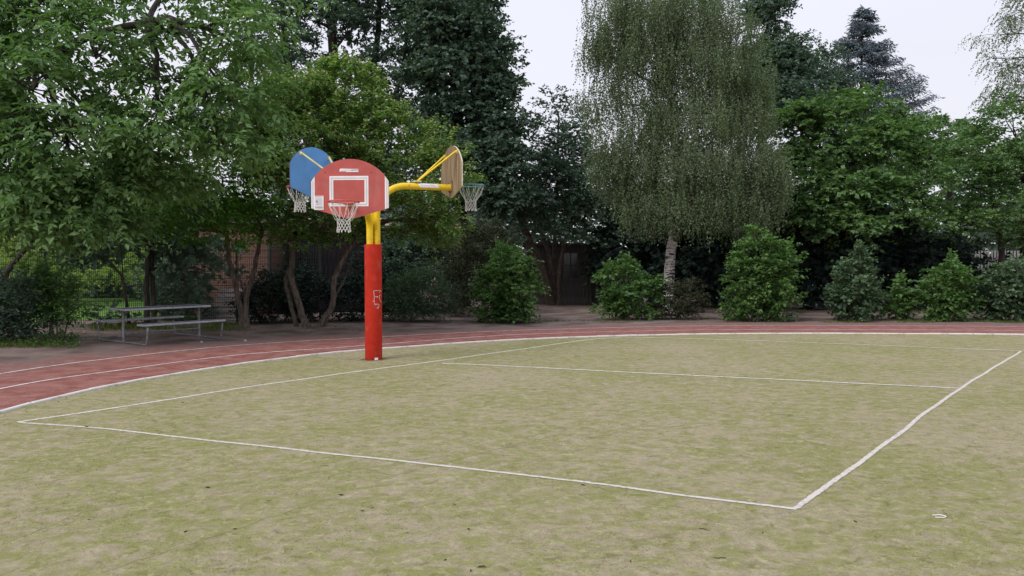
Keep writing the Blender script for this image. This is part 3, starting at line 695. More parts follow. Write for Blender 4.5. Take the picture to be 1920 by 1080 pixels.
# pale house glimpsed between the crowns
ph = empty('far_house', (-5.0, 60, 0)); tag(ph, 'pale far house glimpsed through the leaves right of the red post', 'house')
q = MB(); q.box((-5.6, 64, 2.7), (9, 8, 5.4)); local(q.build('wall', M_pale, ph), ph)
q = MB(); q.add([(-10.4, 59.7, 5.4), (-.8, 59.7, 5.4), (-.8, 68.3, 5.4), (-10.4, 68.3, 5.4), (-10.4, 64, 7.2), (-.8, 64, 7.2)], [(0, 1, 5, 4), (2, 3, 4, 5), (0, 4, 3), (1, 2, 5), (0, 3, 2, 1)]); local(q.build('roof', M_roof, ph), ph)
for x in (-8.4, -6.4, -4.4, -2.4):
    q = MB(); q.box((x, 59.97, 4.1), (.9, .05, 1.2)); wn = local(q.build('window', M_white, ph), ph)
    q = MB(); q.box((x, 59.935, 4.1), (.74, .02, 1.04)); q.build('pane', M_glass, wn)
ph2 = empty('garden_house', (-27, 44, 0)); tag(ph2, 'pale pinkish house beyond the garden at the far left', 'house')
q = MB(); q.box((-29, 48, 2.2), (9, 7, 4.4)); local(q.build('wall', mat('pinkish_render', (.48, .32, .27), .9, var=.1), ph2), ph2)
q = MB(); q.add([(-33.8, 44.2, 4.4), (-24.2, 44.2, 4.4), (-24.2, 51.8, 4.4), (-33.8, 51.8, 4.4), (-33.8, 48, 7.0), (-24.2, 48, 7.0)], [(0, 1, 5, 4), (2, 3, 4, 5), (0, 4, 3), (1, 2, 5), (0, 3, 2, 1)]); local(q.build('roof', M_roof, ph2), ph2)
for x in (-31.5, -29, -26.5):
    q = MB(); q.box((x, 44.47, 2.4), (1.0, .05, 1.2)); wn = local(q.build('window', M_white, ph2), ph2)
    q = MB(); q.box((x, 44.435, 2.4), (.84, .02, 1.04)); q.build('pane', M_glass, wn)
# white picket fence at the far right
pk = empty('picket_fence', (20.0, 30.5, 0)); tag(pk, 'pale picket fence showing behind the last bush at the right edge', 'fence')
for k in range(34):
    q = MB(); q.box((18.0+k*.13, 30.5, 1.1), (.07, .025, 2.2)); local(q.build('picket', M_whitew, pk), pk)
for z in (.5, 1.85):
    q = MB(); q.box((20.2, 30.53, z), (4.5, .03, .09)); local(q.build('rail', M_whitew, pk), pk)

# ------------------------------------------------------------------ trees
LF_ches = leafmat('chestnut_leaf', (.058, .120, .042), (.215, .345, .130), .34, .55)
LF_dog = leafmat('dogwood_leaf', (.060, .120, .032), (.195, .310, .085), .34, .5)
LF_blos = leafmat('pale_blossom', (.32, .34, .16), (.60, .58, .36), .3, .7)
LF_hor = leafmat('bright_leaf', (.055, .14, .020), (.16, .31, .05), .42, .45)
LF_dark = leafmat('dark_green_leaf', (.040, .072, .056), (.125, .185, .135), .22, .5)
LF_dk2 = leafmat('shade_leaf', (.013, .026, .022), (.034, .058, .044), .15, .6)  # deep shade beneath the crowns is put into this dark leaf colour
LF_birch = leafmat('birch_leaf', (.066, .098, .052), (.175, .225, .120), .30, .5)
LF_map = leafmat('maple_leaf', (.042, .094, .038), (.185, .290, .115), .32, .5)
LF_bush = leafmat('hazel_leaf', (.028, .070, .022), (.165, .285, .090), .32, .42)  # wide tone range paints lit leaf tips and dark insides
LF_bushd = leafmat('blue_green_leaf', (.028, .060, .034), (.145, .215, .120), .28, .42)
LF_olive = leafmat('olive_brown_leaf', (.030, .038, .020), (.062, .066, .036), .2, .6)
LF_spr = leafmat('hazed_blue_spruce_needle', (.070, .095, .115), (.15, .19, .22), .05, .7)  # blue-grey needles, lightened in colour to stand in for distance haze
LF_grass = leafmat('grass_blade', (.06, .10, .02), (.15, .19, .05), .3, .6)
LF_gard = leafmat('sunlit_garden_leaf', (.13, .20, .04), (.32, .38, .12), .45, .5)  # open-sky brightness of the garden is put into the leaf colour
V = Vector

# 1 big tree over the left side
tree('chestnut_tree', 'large tree with long drooping leaves spreading in from the left edge above the picnic table', 'tree', V((-12.5, 16.3, 0)),
     [([V((-12.5, 16.3, 0)), V((-12.3, 16.3, 2.0)), V((-11.6, 16.0, 4.6)), V((-10.4, 15.6, 6.6))], .30, .13),
      ([V((-12.3, 16.3, 2.4)), V((-10.6, 15.6, 4.9)), V((-8.6, 15.2, 6.0)), V((-6.6, 14.9, 6.4))], .15, .05)],
     [(-90, 40, 160, 130, 16, .8), (40, 30, 130, 100, 15, .72), (180, 110, 120, 80, 15, .42), (330, 70, 120, 90, 15.5, .20), (455, 90, 65, 100, 15.5, .75), (60, 170, 130, 80, 14.5, .7),
      (300, 165, 110, 60, 15, .4), (430, 190, 75, 70, 15, .8), (120, 265, 140, 70, 14.5, .5), (310, 250, 100, 60, 15, .9), (420, 275, 70, 45, 15, 1), (-60, 250, 140, 130, 15, 1.1),
      (20, 350, 120, 70, 14.5, 1.15), (160, 350, 110, 60, 15, 1.2), (270, 335, 90, 55, 15.5, 1.2), (60, 415, 100, 40, 14.5, 1.0), (190, 415, 90, 40, 15, .9), (-80, 400, 110, 80, 15, .9), (330, -60, 260, 70, 16, .4), (60, -80, 200, 80, 16, .6)],
     'chestnut', LF_ches, M_barkd, limb=(.060, .016), every=2)
# hornbeam-like bright branch by the picnic table
tree('hornbeam_tree', 'small twin-stemmed tree with bright green low boughs beside the picnic table', 'tree', G(457, 614),
     [([G(457, 614), P(448, 560, 20.2), P(432, 500, 20.1), P(425, 440, 20)], .085, .05), ([G(462, 614), P(463, 560, 20.2), P(478, 500, 20.3), P(492, 430, 20.4)], .075, .05),
      ([P(463, 570, 20.2), P(452, 530, 20.5), P(440, 490, 20.8)], .04, .02)],
     [(385, 390, 75, 60, 18.8, 1), (330, 425, 60, 40, 18.8, .8), (415, 330, 65, 40, 19, 1), (420, 440, 40, 30, 18.4, .9), (470, 380, 50, 55, 20, 1), (480, 440, 40, 25, 20.5, .7), (290, 380, 70, 55, 19.5, .8)], 'dogwood', LF_hor, M_bark, limb=(.035, .012), leaf=.11, wid=.55)
# thin dark trees at the fence
tree('leaning_tree', 'dark leaning trunk with a forked top in front of the fence at the left edge', 'tree', V((-14.6, 18.6, 0)),
     [([V((-14.6, 18.6, 0)), P(-20, 545, 18.8), P(18, 502, 18.8), P(52, 462, 18.8)], .10, .055), ([P(50, 464, 18.8), P(60, 450, 18.8), P(58, 405, 18.8)], .045, .03), ([P(52, 463, 18.8), P(72, 462, 18.8), P(78, 440, 18.8)], .04, .02)],
     [(20, 400, 70, 30, 19, .8), (90, 390, 50, 30, 19, .8)], 'chestnut', LF_ches, M_barkd, limb=(.03, .012))
tree('slim_tree', 'pair of slim black trunks rising together behind the picnic table', 'tree', G(282, 612),
     [([G(276, 612), P(276, 540, 20.5), P(276, 470, 20.5), P(270, 400, 20.5)], .075, .06), ([G(290, 612), P(288, 540, 20.6), P(284, 480, 20.6), P(292, 400, 20.6)], .07, .05)],
     [(270, 370, 70, 50, 20.5, .9), (210, 440, 45, 28, 20.5, .6), (330, 450, 60, 45, 21, .8), (370, 500, 40, 50, 21.5, .7)], 'dark', LF_dark, M_barkd, limb=(.03, .012))
tree('curved_sapling', 'thin curved dark stem bending in front of the green lawn', 'tree', G(243, 612),
     [([G(243, 612), P(236, 560, 20.2), P(228, 520, 20.2), P(205, 490, 20.2), P(185, 470, 20.2)], .045, .02), ([P(230, 530, 20.2), P(229, 490, 20.3), P(222, 440, 20.4)], .022, .012)],
     [(205, 590, 22, 14, 20, .7), (150, 470, 50, 22, 20.4, .5)], 'bush', LF_dark, M_barkd, limb=(.012, .006))
# 2 blossoming dogwood with the curved stems
dg, CLd, (sp_, sd2, sv) = tree('blossoming_tree', 'spreading tree with pale blossom on its boughs and curved bare stems behind the hoops', 'tree', G(570, 612),
     [([G(575, 613), P(560, 570, 20.4), P(545, 520, 20.4), P(550, 470, 20.4), P(540, 420, 20.4), P(560, 330, 20.4)], .095, .06),
      ([G(556, 612), P(548, 580, 20.5), P(536, 530, 20.6), P(545, 500, 20.5)], .06, .05), ([P(548, 460, 20.4), P(530, 430, 20.6), P(520, 400, 20.8)], .05, .03),
      ([G(598, 613), P(622, 575, 20.3), P(625, 530, 20.3), P(645, 485, 20.3), P(670, 440, 20.4), P(690, 360, 20.6)], .085, .05), ([G(610, 611), P(622, 570, 20.8), P(645, 525, 20.8), P(660, 490, 20.8)], .04, .02)],
     [(540, 200, 95, 55, 19.5, 1), (640, 175, 75, 50, 20, .9), (660, 140, 50, 35, 20, .7), (690, 240, 70, 50, 19.5, .9), (500, 260, 80, 50, 19, 1), (580, 280, 90, 60, 19, 1), (740, 300, 80, 50, 19, .9), (800, 270, 55, 45, 19.5, .7),
      (500, 340, 60, 35, 18.8, .9), (570, 350, 80, 50, 19.5, 1), (650, 330, 80, 60, 19.5, 1), (770, 370, 80, 40, 18.8, 1), (830, 330, 55, 45, 19.5, .8), (720, 400, 70, 35, 19, .9), (800, 420, 60, 30, 19, .8), (520, 410, 60, 30, 19.8, 1), (600, 420, 70, 30, 20, 1), (560, 445, 60, 22, 20.2, .8), (660, 435, 50, 28, 20.5, 1), (770, 440, 70, 28, 20, 1), (835, 425, 45, 30, 19.6, .9), (620, 225, 80, 45, 19.8, 1)],
     'dogwood', LF_dog, M_bark, limb=(.045, .012), every=3)
k = (rng.uniform(0, 1, len(sp_)) < .75) & (sd2[:, 2] > -.15); tp = sp_[k]+unit(sd2[k])*.2
nb = len(tp)*3; i3 = np.repeat(np.arange(len(tp)), 3); q = rng.normal(0, 1, (nb, 3)); q[:, 2] = np.abs(q[:, 2])*.3; nn_ = rng.normal(0, .3, (nb, 3)); nn_[:, 2] += 1
leaf_mesh('blossom', tp[i3]+rng.normal(0, .03, (nb, 3)), q, nn_, rng.uniform(.06, .09, nb), rng.uniform(.045, .07, nb), rng.uniform(0, 1, nb), LF_blos, dg)
# 4 tall dark trees behind
tree('tall_poplar', 'tall dark tree with upright limbs and sky between them behind the blossoming tree', 'tree', V((-7.5, 31, 0)),
     [([V((-7.5, 31, 0)), V((-7.4, 31, 5)), V((-7.2, 31, 10)), V((-6.8, 31, 15))], .32, .12), ([V((-7.4, 31, 4)), V((-5.8, 31, 8)), V((-5.2, 31, 13)), V((-5.0, 31, 15))], .16, .06),
      ([V((-7.4, 31, 3.6)), V((-8.6, 31, 8)), V((-9.2, 31, 12)), V((-9.0, 31, 15))], .15, .06), ([V((-6.0, 30.6, 6)), V((-4.4, 30.6, 9)), V((-4.0, 30.6, 13))], .10, .05)],
     [(520, 60, 55, 100, 30, .6), (590, 40, 55, 90, 31, .75), (570, 130, 60, 50, 30, .8), (650, 60, 40, 100, 30, .5), (700, 30, 60, 70, 31, .9), (760, 60, 60, 60, 30.5, .8), (680, 130, 45, 50, 31, .6), (745, 150, 70, 55, 30, .75),
      (540, 190, 60, 50, 31, .8), (600, 230, 110, 60, 32, .8), (740, 230, 90, 50, 31, .9), (680, -60, 170, 60, 31, .6), (560, 320, 100, 60, 31, 1), (700, 330, 110, 60, 31, 1), (480, 150, 60, 60, 31, .5), (440, 250, 90, 60, 31, .8)],
     'far', LF_dark, M_barkd, limb=(.07, .02), every=2, cover=1.5)
tree('dark_round_tree', 'dense dark green tree with a rounded side against the sky left of centre', 'tree', V((-2.0, 29.5, 0)),
     [([V((-2.0, 29.5, 0)), V((-1.9, 29.5, 4)), V((-2.2, 29.4, 9)), V((-2.4, 29.4, 13))], .30, .1)],
     [(830, 60, 75, 75, 29, 1.1), (870, 10, 50, 60, 29.5, 1), (905, 110, 55, 50, 29, .9), (840, 150, 80, 55, 28.5, 1), (925, 180, 50, 50, 29, .9), (860, 220, 80, 45, 28.5, .9), (945, 250, 48, 45, 28.5, .9), (880, 290, 80, 45, 28.5, .9),
      (950, 310, 55, 45, 28, .8), (820, 250, 50, 60, 29, .7), (905, 370, 70, 45, 28.5, .9), (960, 380, 50, 40, 28, .9), (840, -60, 110, 60, 29.5, .8), (880, 60, 40, 40, 28.5, 1)],
     'far', LF_dark, M_barkd, limb=(.06, .02), every=3, cover=2.9, leaf=.17)
# 5 open small tree with many stems
b5 = G(1035, 572)
tree('multi_stemmed_tree', 'open airy tree on a cluster of bare brown stems in front of the garden shed', 'tree', b5,
     [([b5, P(1025, 530, 30.5), P(1008, 480, 30.3), P(985, 430, 30), P(965, 360, 30)], .17, .07), ([b5+V((.15, .1, 0)), P(1035, 500, 30.5), P(1018, 440, 30.5), P(1005, 360, 30.5)], .13, .06),
      ([b5+V((.25, 0, 0)), P(1040, 500, 30.8), P(1040, 440, 30.8), P(1045, 320, 30.8), P(1048, 220, 30.8)], .12, .035), ([b5+V((.3, -.1, 0)), P(1048, 510, 30.3), P(1062, 440, 30.3), P(1085, 370, 30.3), P(1095, 280, 30.3)], .10, .04),
      ([b5+V((-.1, -.1, 0)), P(1010, 500, 30), P(990, 460, 30), P(970, 400, 30)], .09, .05)],
     [(1040, 200, 32, 45, 30.8, .35), (1020, 250, 34, 38, 30, .7), (1075, 240, 32, 45, 31, .8), (1060, 290, 50, 34, 30.5, .9), (1000, 310, 44, 38, 30, 1.1), (1050, 340, 65, 36, 30, 1.3), (1090, 300, 40, 40, 31.5, 1), (1040, 375, 60, 34, 31.5, 1.2), (1095, 330, 40, 45, 31, .7), (980, 390, 55, 35, 29.5, .9),
      (1060, 400, 70, 35, 30, 1), (1120, 390, 50, 45, 30, 1), (1000, 430, 60, 25, 29, .6), (1090, 440, 50, 22, 30, .8)],
     'far', LF_dark, M_bark, limb=(.045, .015), every=2, leaf=.12)

# 6 weeping birch
bb = G(1253, 592)
broot = empty('birch_tree', bb); tag(broot, 'tall weeping birch with a white black-marked trunk and hanging grey-green curtains of leaves', 'tree')
q = MB(); pth = smoothpath([bb, P(1254, 530, 25.2), P(1258, 470, 25.1), P(1266, 425, 25.1), P(1270, 340, 25.2), P(1262, 250, 25.3), P(1256, 170, 25.4), P(1262, 60, 25.5), P(1268, -60, 25.6)], 5)
nq = len(pth); q.tube(pth, [.195-.14*(i/nq) + (.06 if i == 0 else 0) for i in range(nq)], 12); local(q.build('trunk', M_birch, broot, True), broot)
BL = [(1150, 40, 60, 60, 25, .9), (1210, 30, 70, 70, 24.6, .9), (1300, 30, 80, 70, 24.8, .9), (1370, 50, 60, 60, 25, .5), (1140, 110, 55, 50, 25, .55), (1215, 110, 75, 50, 24.4, .65), (1310, 120, 90, 60, 24.4, 1), (1390, 130, 60, 60, 25, .9),
      (1130, 180, 50, 40, 25.2, .45), (1200, 190, 70, 40, 24.4, .7), (1300, 210, 100, 50, 24, 1), (1400, 210, 60, 50, 24.8, 1), (1180, 260, 75, 40, 24.4, .95), (1290, 290, 110, 45, 23.8, 1.1), (1410, 290, 65, 50, 24.4, 1.1), (1190, 330, 60, 30, 24.4, 1),
      (1300, 365, 100, 40, 23.8, 1.1), (1400, 370, 70, 45, 24.4, 1.1), (1210, 375, 60, 30, 24, 1), (1440, 330, 40, 50, 24.6, .9), (1150, 300, 45, 40, 24.6, .9), (1250, -40, 170, 50, 25.5, .5)]
ps, ds, vsr = [], [], []; CLb = []
for (px, py, rx, ry, d, dn) in BL:
    c = np.array(P(px, py, d)); s = d/F; r = np.array([rx*s, .5*(rx+ry)*s, ry*s]); nc = int(rx*ry/85*dn*2.6)
    u = unit(rng.normal(0, 1, (nc, 3))); cc = c+u*(rng.uniform(.3, 1.05, nc)**.7)[:, None]*r; CLb.append((c, cc[::18], r))
    m_ = 7; i = np.repeat(np.arange(nc), m_); pp = cc[i]+rng.normal(0, .13, (len(i), 3)); dd = rng.normal(0, .16, (len(i), 3)); dd[:, 2] = -1
    ps.append(pp); ds.append(dd); vsr.append(rng.beta(2, 2, nc)[i])
a = sprays(np.concatenate(ps), np.concatenate(ds), np.concatenate(vsr), 15, .85, .066, .66, .0, .9, .2, 1.0)
a[1][:, 2] -= .5; leaf_mesh('crown', *a[:6], LF_birch, broot)
q = MB(); tops = pth[nq//3:]
branches(q, lambda c: min(tops, key=lambda t: (t-(c-V((0, 0, 1.2)))).length), CLb, .05, .014, 1, 3)
q2 = MB(); ps_ = np.concatenate(ps); dsn = np.concatenate(ds)
for j in range(0, len(ps_), 15):
    p0 = V(ps_[j]); q2.tube([p0, p0+V(dsn[j])*.45, p0+V(dsn[j])*.95], [.005, .004, .003], 3, False)
local(q.build('branches', M_birch, broot, True), broot); local(q2.build('hanging_twigs', M_bark, broot), broot)['kind'] = 'stuff'

# 7/8 things behind the birch
tree('dark_topped_tree', 'tree with a small dark rounded top rising just right of the birch', 'tree', V((11.0, 35, 0)),
     [([V((11, 35, 0)), V((11.1, 35, 5)), V((11.4, 35, 9)), V((11.6, 35, 13))], .25, .08)],
     [(1437, 34, 30, 44, 35, 2.4), (1440, 95, 30, 35, 35, .9), (1455, 140, 60, 45, 34, 1), (1480, 200, 60, 50, 33, 1), (1430, 210, 60, 60, 33, 1), (1490, 130, 45, 38, 34, 1.2), (1470, 100, 36, 36, 34.5, 1), (1420, 150, 50, 50, 34, 1), (1530, 120, 34, 28, 36, .6), (1540, 170, 55, 42, 35, 1.1)], 'far', LF_dark, M_barkd, limb=(.05, .02))
tree('mid_green_tree', 'mid green broad-leaved tree filling the space right of the birch below the spruce', 'tree', V((11.8, 28, 0)),
     [([V((11.8, 28, 0)), V((11.8, 28, 2)), V((12, 28, 5))], .22, .1)],
     [(1500, 240, 60, 40, 28, 1), (1560, 220, 70, 40, 28, 1), (1620, 210, 55, 35, 29, .9), (1560, 290, 80, 45, 27.5, 1), (1640, 290, 80, 50, 27.5, 1), (1500, 330, 70, 45, 27, 1), (1580, 360, 80, 45, 26.5, 1), (1660, 370, 80, 45, 26.5, 1), (1510, 410, 60, 35, 26.5, 1), (1600, 430, 70, 30, 26, .9), (1460, 390, 50, 45, 27, .9)],
     'maple', LF_map, M_barkd, limb=(.05, .02))
tree('far_maple', 'tree with a sparse crown edge just below the spruce at the right', 'tree', V((19.5, 34, 0)),
     [([V((19.5, 34, 0)), V((19.4, 34, 3)), V((19.2, 34, 6))], .22, .1)],
     [(1690, 260, 60, 40, 33, .9), (1760, 250, 50, 30, 34, .75), (1800, 260, 35, 22, 34, .5), (1750, 300, 60, 40, 32, .9), (1700, 340, 60, 40, 31, .9), (1830, 300, 60, 40, 33, .9)], 'maple', LF_map, M_barkd, limb=(.05, .02))
tree('right_edge_tree', 'big grey-green tree crown leaning into the right edge above the bushes', 'tree', V((17.6, 26.2, 0)),
     [([V((17.6, 26.2, 0)), V((17.5, 26.2, 2)), V((17.3, 26, 5))], .2, .12), ([V((16.6, 26.4, 0)), V((16.7, 26.2, 2)), V((16.2, 26, 4))], .12, .08)],
     [(1900, 240, 70, 45, 26, 1), (1840, 290, 80, 45, 26, 1), (1920, 330, 90, 50, 25.5, 1), (1810, 350, 70, 45, 25.5, 1), (1880, 400, 90, 45, 25, 1), (1800, 420, 65, 35, 25.2, 1), (1990, 350, 80, 90, 26, 1), (1940, 450, 60, 30, 25, .9)], 'maple', LF_map, M_barkd, limb=(.05, .02), leaf=.12)
tree('sparse_birch', 'thin-leaved birch with bare twigs against the sky at the right edge', 'tree', V((24.5, 36, 0)),
     [([V((24.5, 36, 0)), V((24.6, 36, 5)), V((24.9, 36, 10)), V((25.2, 36, 14.5))], .22, .05)],
     [(1880, 60, 45, 35, 36, .16), (1930, 50, 50, 60, 36, .4), (1860, 110, 38, 25, 36, .1), (1900, 130, 40, 40, 36, .3), (1850, 180, 38, 25, 36, .1), (1890, 190, 45, 35, 36, .4), (1940, 160, 60, 80, 36, .6), (1960, -10, 60, 50, 36, .7)],
     'far', LF_birch, M_barkd, limb=(.05, .014), every=1, leaf=.09, droop=.9, lift=-.3)
# spruce
sroot = empty('spruce_tree', V((27.0, 58, 0))); tag(sroot, 'blue-grey spruce with a pointed top and layered boughs behind the other trees', 'tree')
stip = P(1617, 14, 58); sbx = stip.x
q = MB(); q.tube([(sbx, 58, 0), (sbx, 58, 10), (sbx, 58, stip.z)], [.35, .2, .02], 8); sroot.location = (sbx, 58, 0); local(q.build('trunk', M_barkd, sroot, True), sroot)
pp, dd, vv_ = [], [], []; bq = MB(); rr = random.Random(8); z = stip.z-.3
pp += [(sbx, 58, stip.z-.9), (sbx, 58, stip.z-.6), (sbx, 58, stip.z-.35)]*2; dd += [(.2, .1, 1), (-.2, .1, 1), (0, .1, 1)]*2; vv_ += [.5]*6
while z > 7.5:
    Rz = .12+(stip.z-z)*.64; Rz = min(Rz, 5.8)
    for k in range(10):
        a_ = rr.uniform(0, 2*math.pi); Lb = Rz*rr.uniform(.72, 1.06); base = V((sbx, 58, z+rr.uniform(-.15, .15))); u_ = V((math.cos(a_), math.sin(a_), 0))
        pts = [base+u_*(Lb*t)+V((0, 0, -.22*Lb*t+.30*Lb*t**3)) for t in (0, .25, .5, .75, 1)]
        bq.tube(pts, [.04, .03, .02, .015, .01], 4, False)
        nS = int(5+Lb*8)
        for j in range(nS):
            t = .12+.88*(j/nS); b_ = base+u_*(Lb*t)+V((0, 0, -.22*Lb*t+.30*Lb*t**3)); sgn = 1 if j % 2 else -1
            s_ = V((-u_.y, u_.x, 0))*sgn*(1-.6*t)+u_*.75+V((0, 0, -.18)); pp.append(b_); dd.append(s_); vv_.append(rr.random())
    z -= .50+.022*(stip.z-z)
a = sprays(np.array([list(p) for p in pp]), np.array([list(p) for p in dd]), np.array(vv_), 7, .62, .30, .26, .25, .8, .5, .55)
leaf_mesh('crown', *a[:6], LF_spr, sroot); local(bq.build('branches', M_barkd, sroot), sroot)

# dark under-storey closing the view
def hedge(name, label, cat, lobes, m, style='dark', **kw):
    c = P(*lobes[0][:2], lobes[0][4]); root = empty(name, V((c.x, c.y, 0))); tag(root, label, cat); make_crown('foliage', lobes, style, m, root, **kw); return root
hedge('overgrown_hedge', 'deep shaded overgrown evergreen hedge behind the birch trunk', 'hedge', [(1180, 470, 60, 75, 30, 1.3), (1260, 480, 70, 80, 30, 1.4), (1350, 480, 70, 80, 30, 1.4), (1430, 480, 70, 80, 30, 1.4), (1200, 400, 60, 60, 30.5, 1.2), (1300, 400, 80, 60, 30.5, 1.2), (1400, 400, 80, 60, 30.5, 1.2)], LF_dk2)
hedge('overgrown_hedge', 'hedge with deep shade put into its black-green leaves behind the bushes at the right', 'hedge', [(1510, 490, 60, 75, 28.5, 1.4), (1590, 490, 70, 75, 28.5, 1.4), (1680, 490, 70, 75, 28.5, 1.4), (1760, 500, 60, 70, 28.5, 1.4), (1840, 530, 60, 45, 28.5, 1.3), (1930, 540, 60, 40, 28.5, 1.3), (1550, 420, 80, 50, 29, 1.1), (1660, 430, 80, 50, 29, 1.1)], LF_dk2)
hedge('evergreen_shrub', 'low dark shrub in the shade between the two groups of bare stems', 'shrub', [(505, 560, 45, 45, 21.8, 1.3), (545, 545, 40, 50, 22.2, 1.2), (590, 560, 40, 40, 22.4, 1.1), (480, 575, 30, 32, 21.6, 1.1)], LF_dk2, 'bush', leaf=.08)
hedge('evergreen_shrub', 'dark shrub in front of the timber shed just left of the red post', 'shrub', [(655, 560, 35, 42, 22.5, 1.2), (690, 540, 40, 60, 23, 1.2)], LF_dk2, 'bush', leaf=.08)
hedge('tall_shrub', 'tall loose shrub with dull green leaves behind the path right of the red post', 'shrub', [(860, 540, 45, 50, 24.5, 1), (880, 470, 45, 50, 25, 1), (840, 490, 40, 45, 25.5, .9), (910, 440, 40, 30, 25.5, .8), (905, 520, 30, 60, 25, 1), (930, 480, 45, 50, 26, .9)], LF_olive, 'bush', leaf=.08, wid=.5)
hedge('garden_shrub', 'olive-tinged shrub top under the far pale house', 'shrub', [(760, 480, 50, 40, 26, 1), (800, 455, 40, 30, 26.5, .9), (730, 500, 45, 50, 25.5, 1)], LF_dark, 'bush', leaf=.09)
hedge('garden_hedge', 'clipped dark hedge at the far end of the garden lawn', 'hedge', [(130, 535, 90, 32, 38, 1.2, 1.2), (260, 530, 90, 34, 38, 1.2, 1.2), (350, 530, 60, 40, 36, 1.2, 1.2), (0, 535, 80, 32, 38, 1.2, 1.2), (-100, 535, 80, 32, 38, 1.2, 1.2)], LF_dark)
hedge('garden_tree', 'light yellow-green foliage in the garden seen through the fence at the left edge', 'tree', [(20, 455, 60, 40, 32, .8), (80, 480, 60, 35, 33, .8), (-50, 470, 60, 50, 32, .8), (150, 455, 50, 30, 34, .5)], LF_gard)
hedge('garden_tree', 'second light green garden tree seen between the slim black trunks and the lawn', 'tree', [(230, 460, 60, 35, 35, .7), (330, 470, 60, 45, 34, .9), (280, 420, 90, 35, 36, .9), (190, 500, 40, 20, 36, .6)], LF_map)
hedge('garden_shrub', 'dark shrub filling the corner between the lawn and the brick building', 'shrub', [(330, 560, 36, 50, 23.2, 1.2), (300, 520, 30, 40, 24, .9), (360, 500, 30, 45, 23.4, 1.1), (350, 590, 40, 25, 23.0, 1.1)], LF_dark, 'bush', leaf=.10)
hedge('garden_shrub', 'loose garden shrub screening the pinkish house at the far left', 'shrub', [(60, 520, 80, 35, 30, .5), (150, 500, 60, 35, 31, .5), (230, 500, 60, 35, 31, .5), (-30, 520, 60, 45, 29, .9), (310, 480, 60, 50, 30, .6)], LF_gard, 'dark', leaf=.15)
# far wood closing the horizon
rows = []
for k in range(30):
    x = -420+k*95; dd_ = 46+4*math.sin(k*1.7); rows.append((x, 440+14*math.sin(k*2.3), 80, 95, dd_, 1.0, 2.2))
tw = make_crown('far_wood', rows, 'dark', LF_dark, None, rc=.9, leaf=.36, ls=.8, ns=8, K=7, cover=1.5)[0]; tag(tw, 'mass of far trees closing the view behind the gardens', kind='stuff')

# ------------------------------------------------------------------ bushes along the track
def bush(label, lobes, m, style='bush', base=None, group='bushes along the outside of the track', stems=5, **kw):
    cx = sum(l_[0] for l_ in lobes)/len(lobes); by = base; d = G(cx, by).y
    lobes = [(cx+(l_[0]-cx)*.94, l_[1]+1, l_[2]*.84, l_[3]*.90, d+(l_[4] if len(l_) > 4 else 0), l_[5] if len(l_) > 5 else 1.) for l_ in lobes]
    r0 = G(cx, by); root = empty('bush', r0); tag(root, label, 'bush', group)
    o, CL, sp = make_crown('foliage', lobes, style, m, root, **kw)
    q = MB(); rr = random.Random(int(cx)); sp0 = []; sd0 = []
    for k in range(int(10+len(lobes)*4)):
        c, cc, r = CL[rr.randrange(len(CL))]; e = V(c)+V((rr.uniform(-.8, .8)*r[0], rr.uniform(-.7, .3)*r[1], r[2]*rr.uniform(.55, .95))); hh = rr.uniform(.08, .28)
        dv = V((rr.uniform(-.35, .35), rr.uniform(-.3, .3), 1)).normalized(); q.tube([e-dv*.2, e+dv*hh], [.006, .003], 4, False)
        for j in range(3): sp0.append(list(e+dv*hh*(j/3))); sd0.append(list(dv+V((rr.uniform(-.3, .3),)*3)))
    if style == 'bush':
        a = sprays(np.array(sp0), np.array(sd0), rng.uniform(.5, 1, len(sp0)), 6, .22, kw.get('leaf', .115), .7, .1, .6, .6, .9); leaf_mesh('shoots', *a[:6], m, root)['kind'] = 'stuff'
    for k in range(stems):
        c, cc, r = CL[k % len(CL)]; e = V(cc[rr.randrange(len(cc))]); s = r0+V((rr.uniform(-.25, .25), rr.uniform(-.1, .2), 0)); q.tube(smoothpath([s, s.lerp(e, .5)+V((rr.uniform(-.1, .1), 0, .1)), e], 3), [.02-.002*i for i in range(7)], 5, False)
    local(q.build('stems', M_bark, root), root); return root
bush('tall oval hazel bush at the path, its leaves lit pale at the edges', [(955, 500, 40, 40), (930, 540, 35, 45), (975, 545, 35, 45), (960, 580, 45, 25), (925, 585, 28, 20)], LF_bush, base=605)
bush('rounded small-leaved bush directly right of the red post', [(760, 550, 45, 45), (800, 545, 45, 45), (830, 560, 28, 40), (770, 580, 50, 22), (735, 575, 30, 30), (800, 510, 30, 20, .2, .7)], LF_bushd, 'fine', 603)
bush('leafy bush with pointed top shoots left of the birch trunk', [(1165, 540, 32, 40), (1155, 575, 30, 25), (1190, 570, 30, 28), (1140, 520, 14, 14, 0, .6), (1172, 505, 14, 14, 0, .8), (1215, 550, 28, 35, .3)], LF_bush, base=600)
bush('dull olive-brown rounded bush at the foot of the birch', [(1265, 560, 35, 35), (1295, 555, 28, 35), (1250, 580, 30, 18), (1300, 580, 22, 16)], LF_olive, 'fine', 599)
bush('tallest bright green bush with layered leaves right of the birch', [(1420, 480, 45, 38), (1400, 530, 45, 40), (1450, 530, 45, 45), (1420, 575, 50, 26), (1470, 570, 28, 28), (1375, 570, 25, 28), (1410, 450, 28, 22), (1465, 490, 30, 30)], LF_bush, base=602, leaf=.10)
bush('conical grey-green bush with one tall pale shoot', [(1600, 520, 30, 30), (1585, 555, 32, 35), (1625, 555, 30, 35), (1605, 580, 42, 20), (1612, 485, 13, 18, 0, .8)], LF_bushd, base=602)
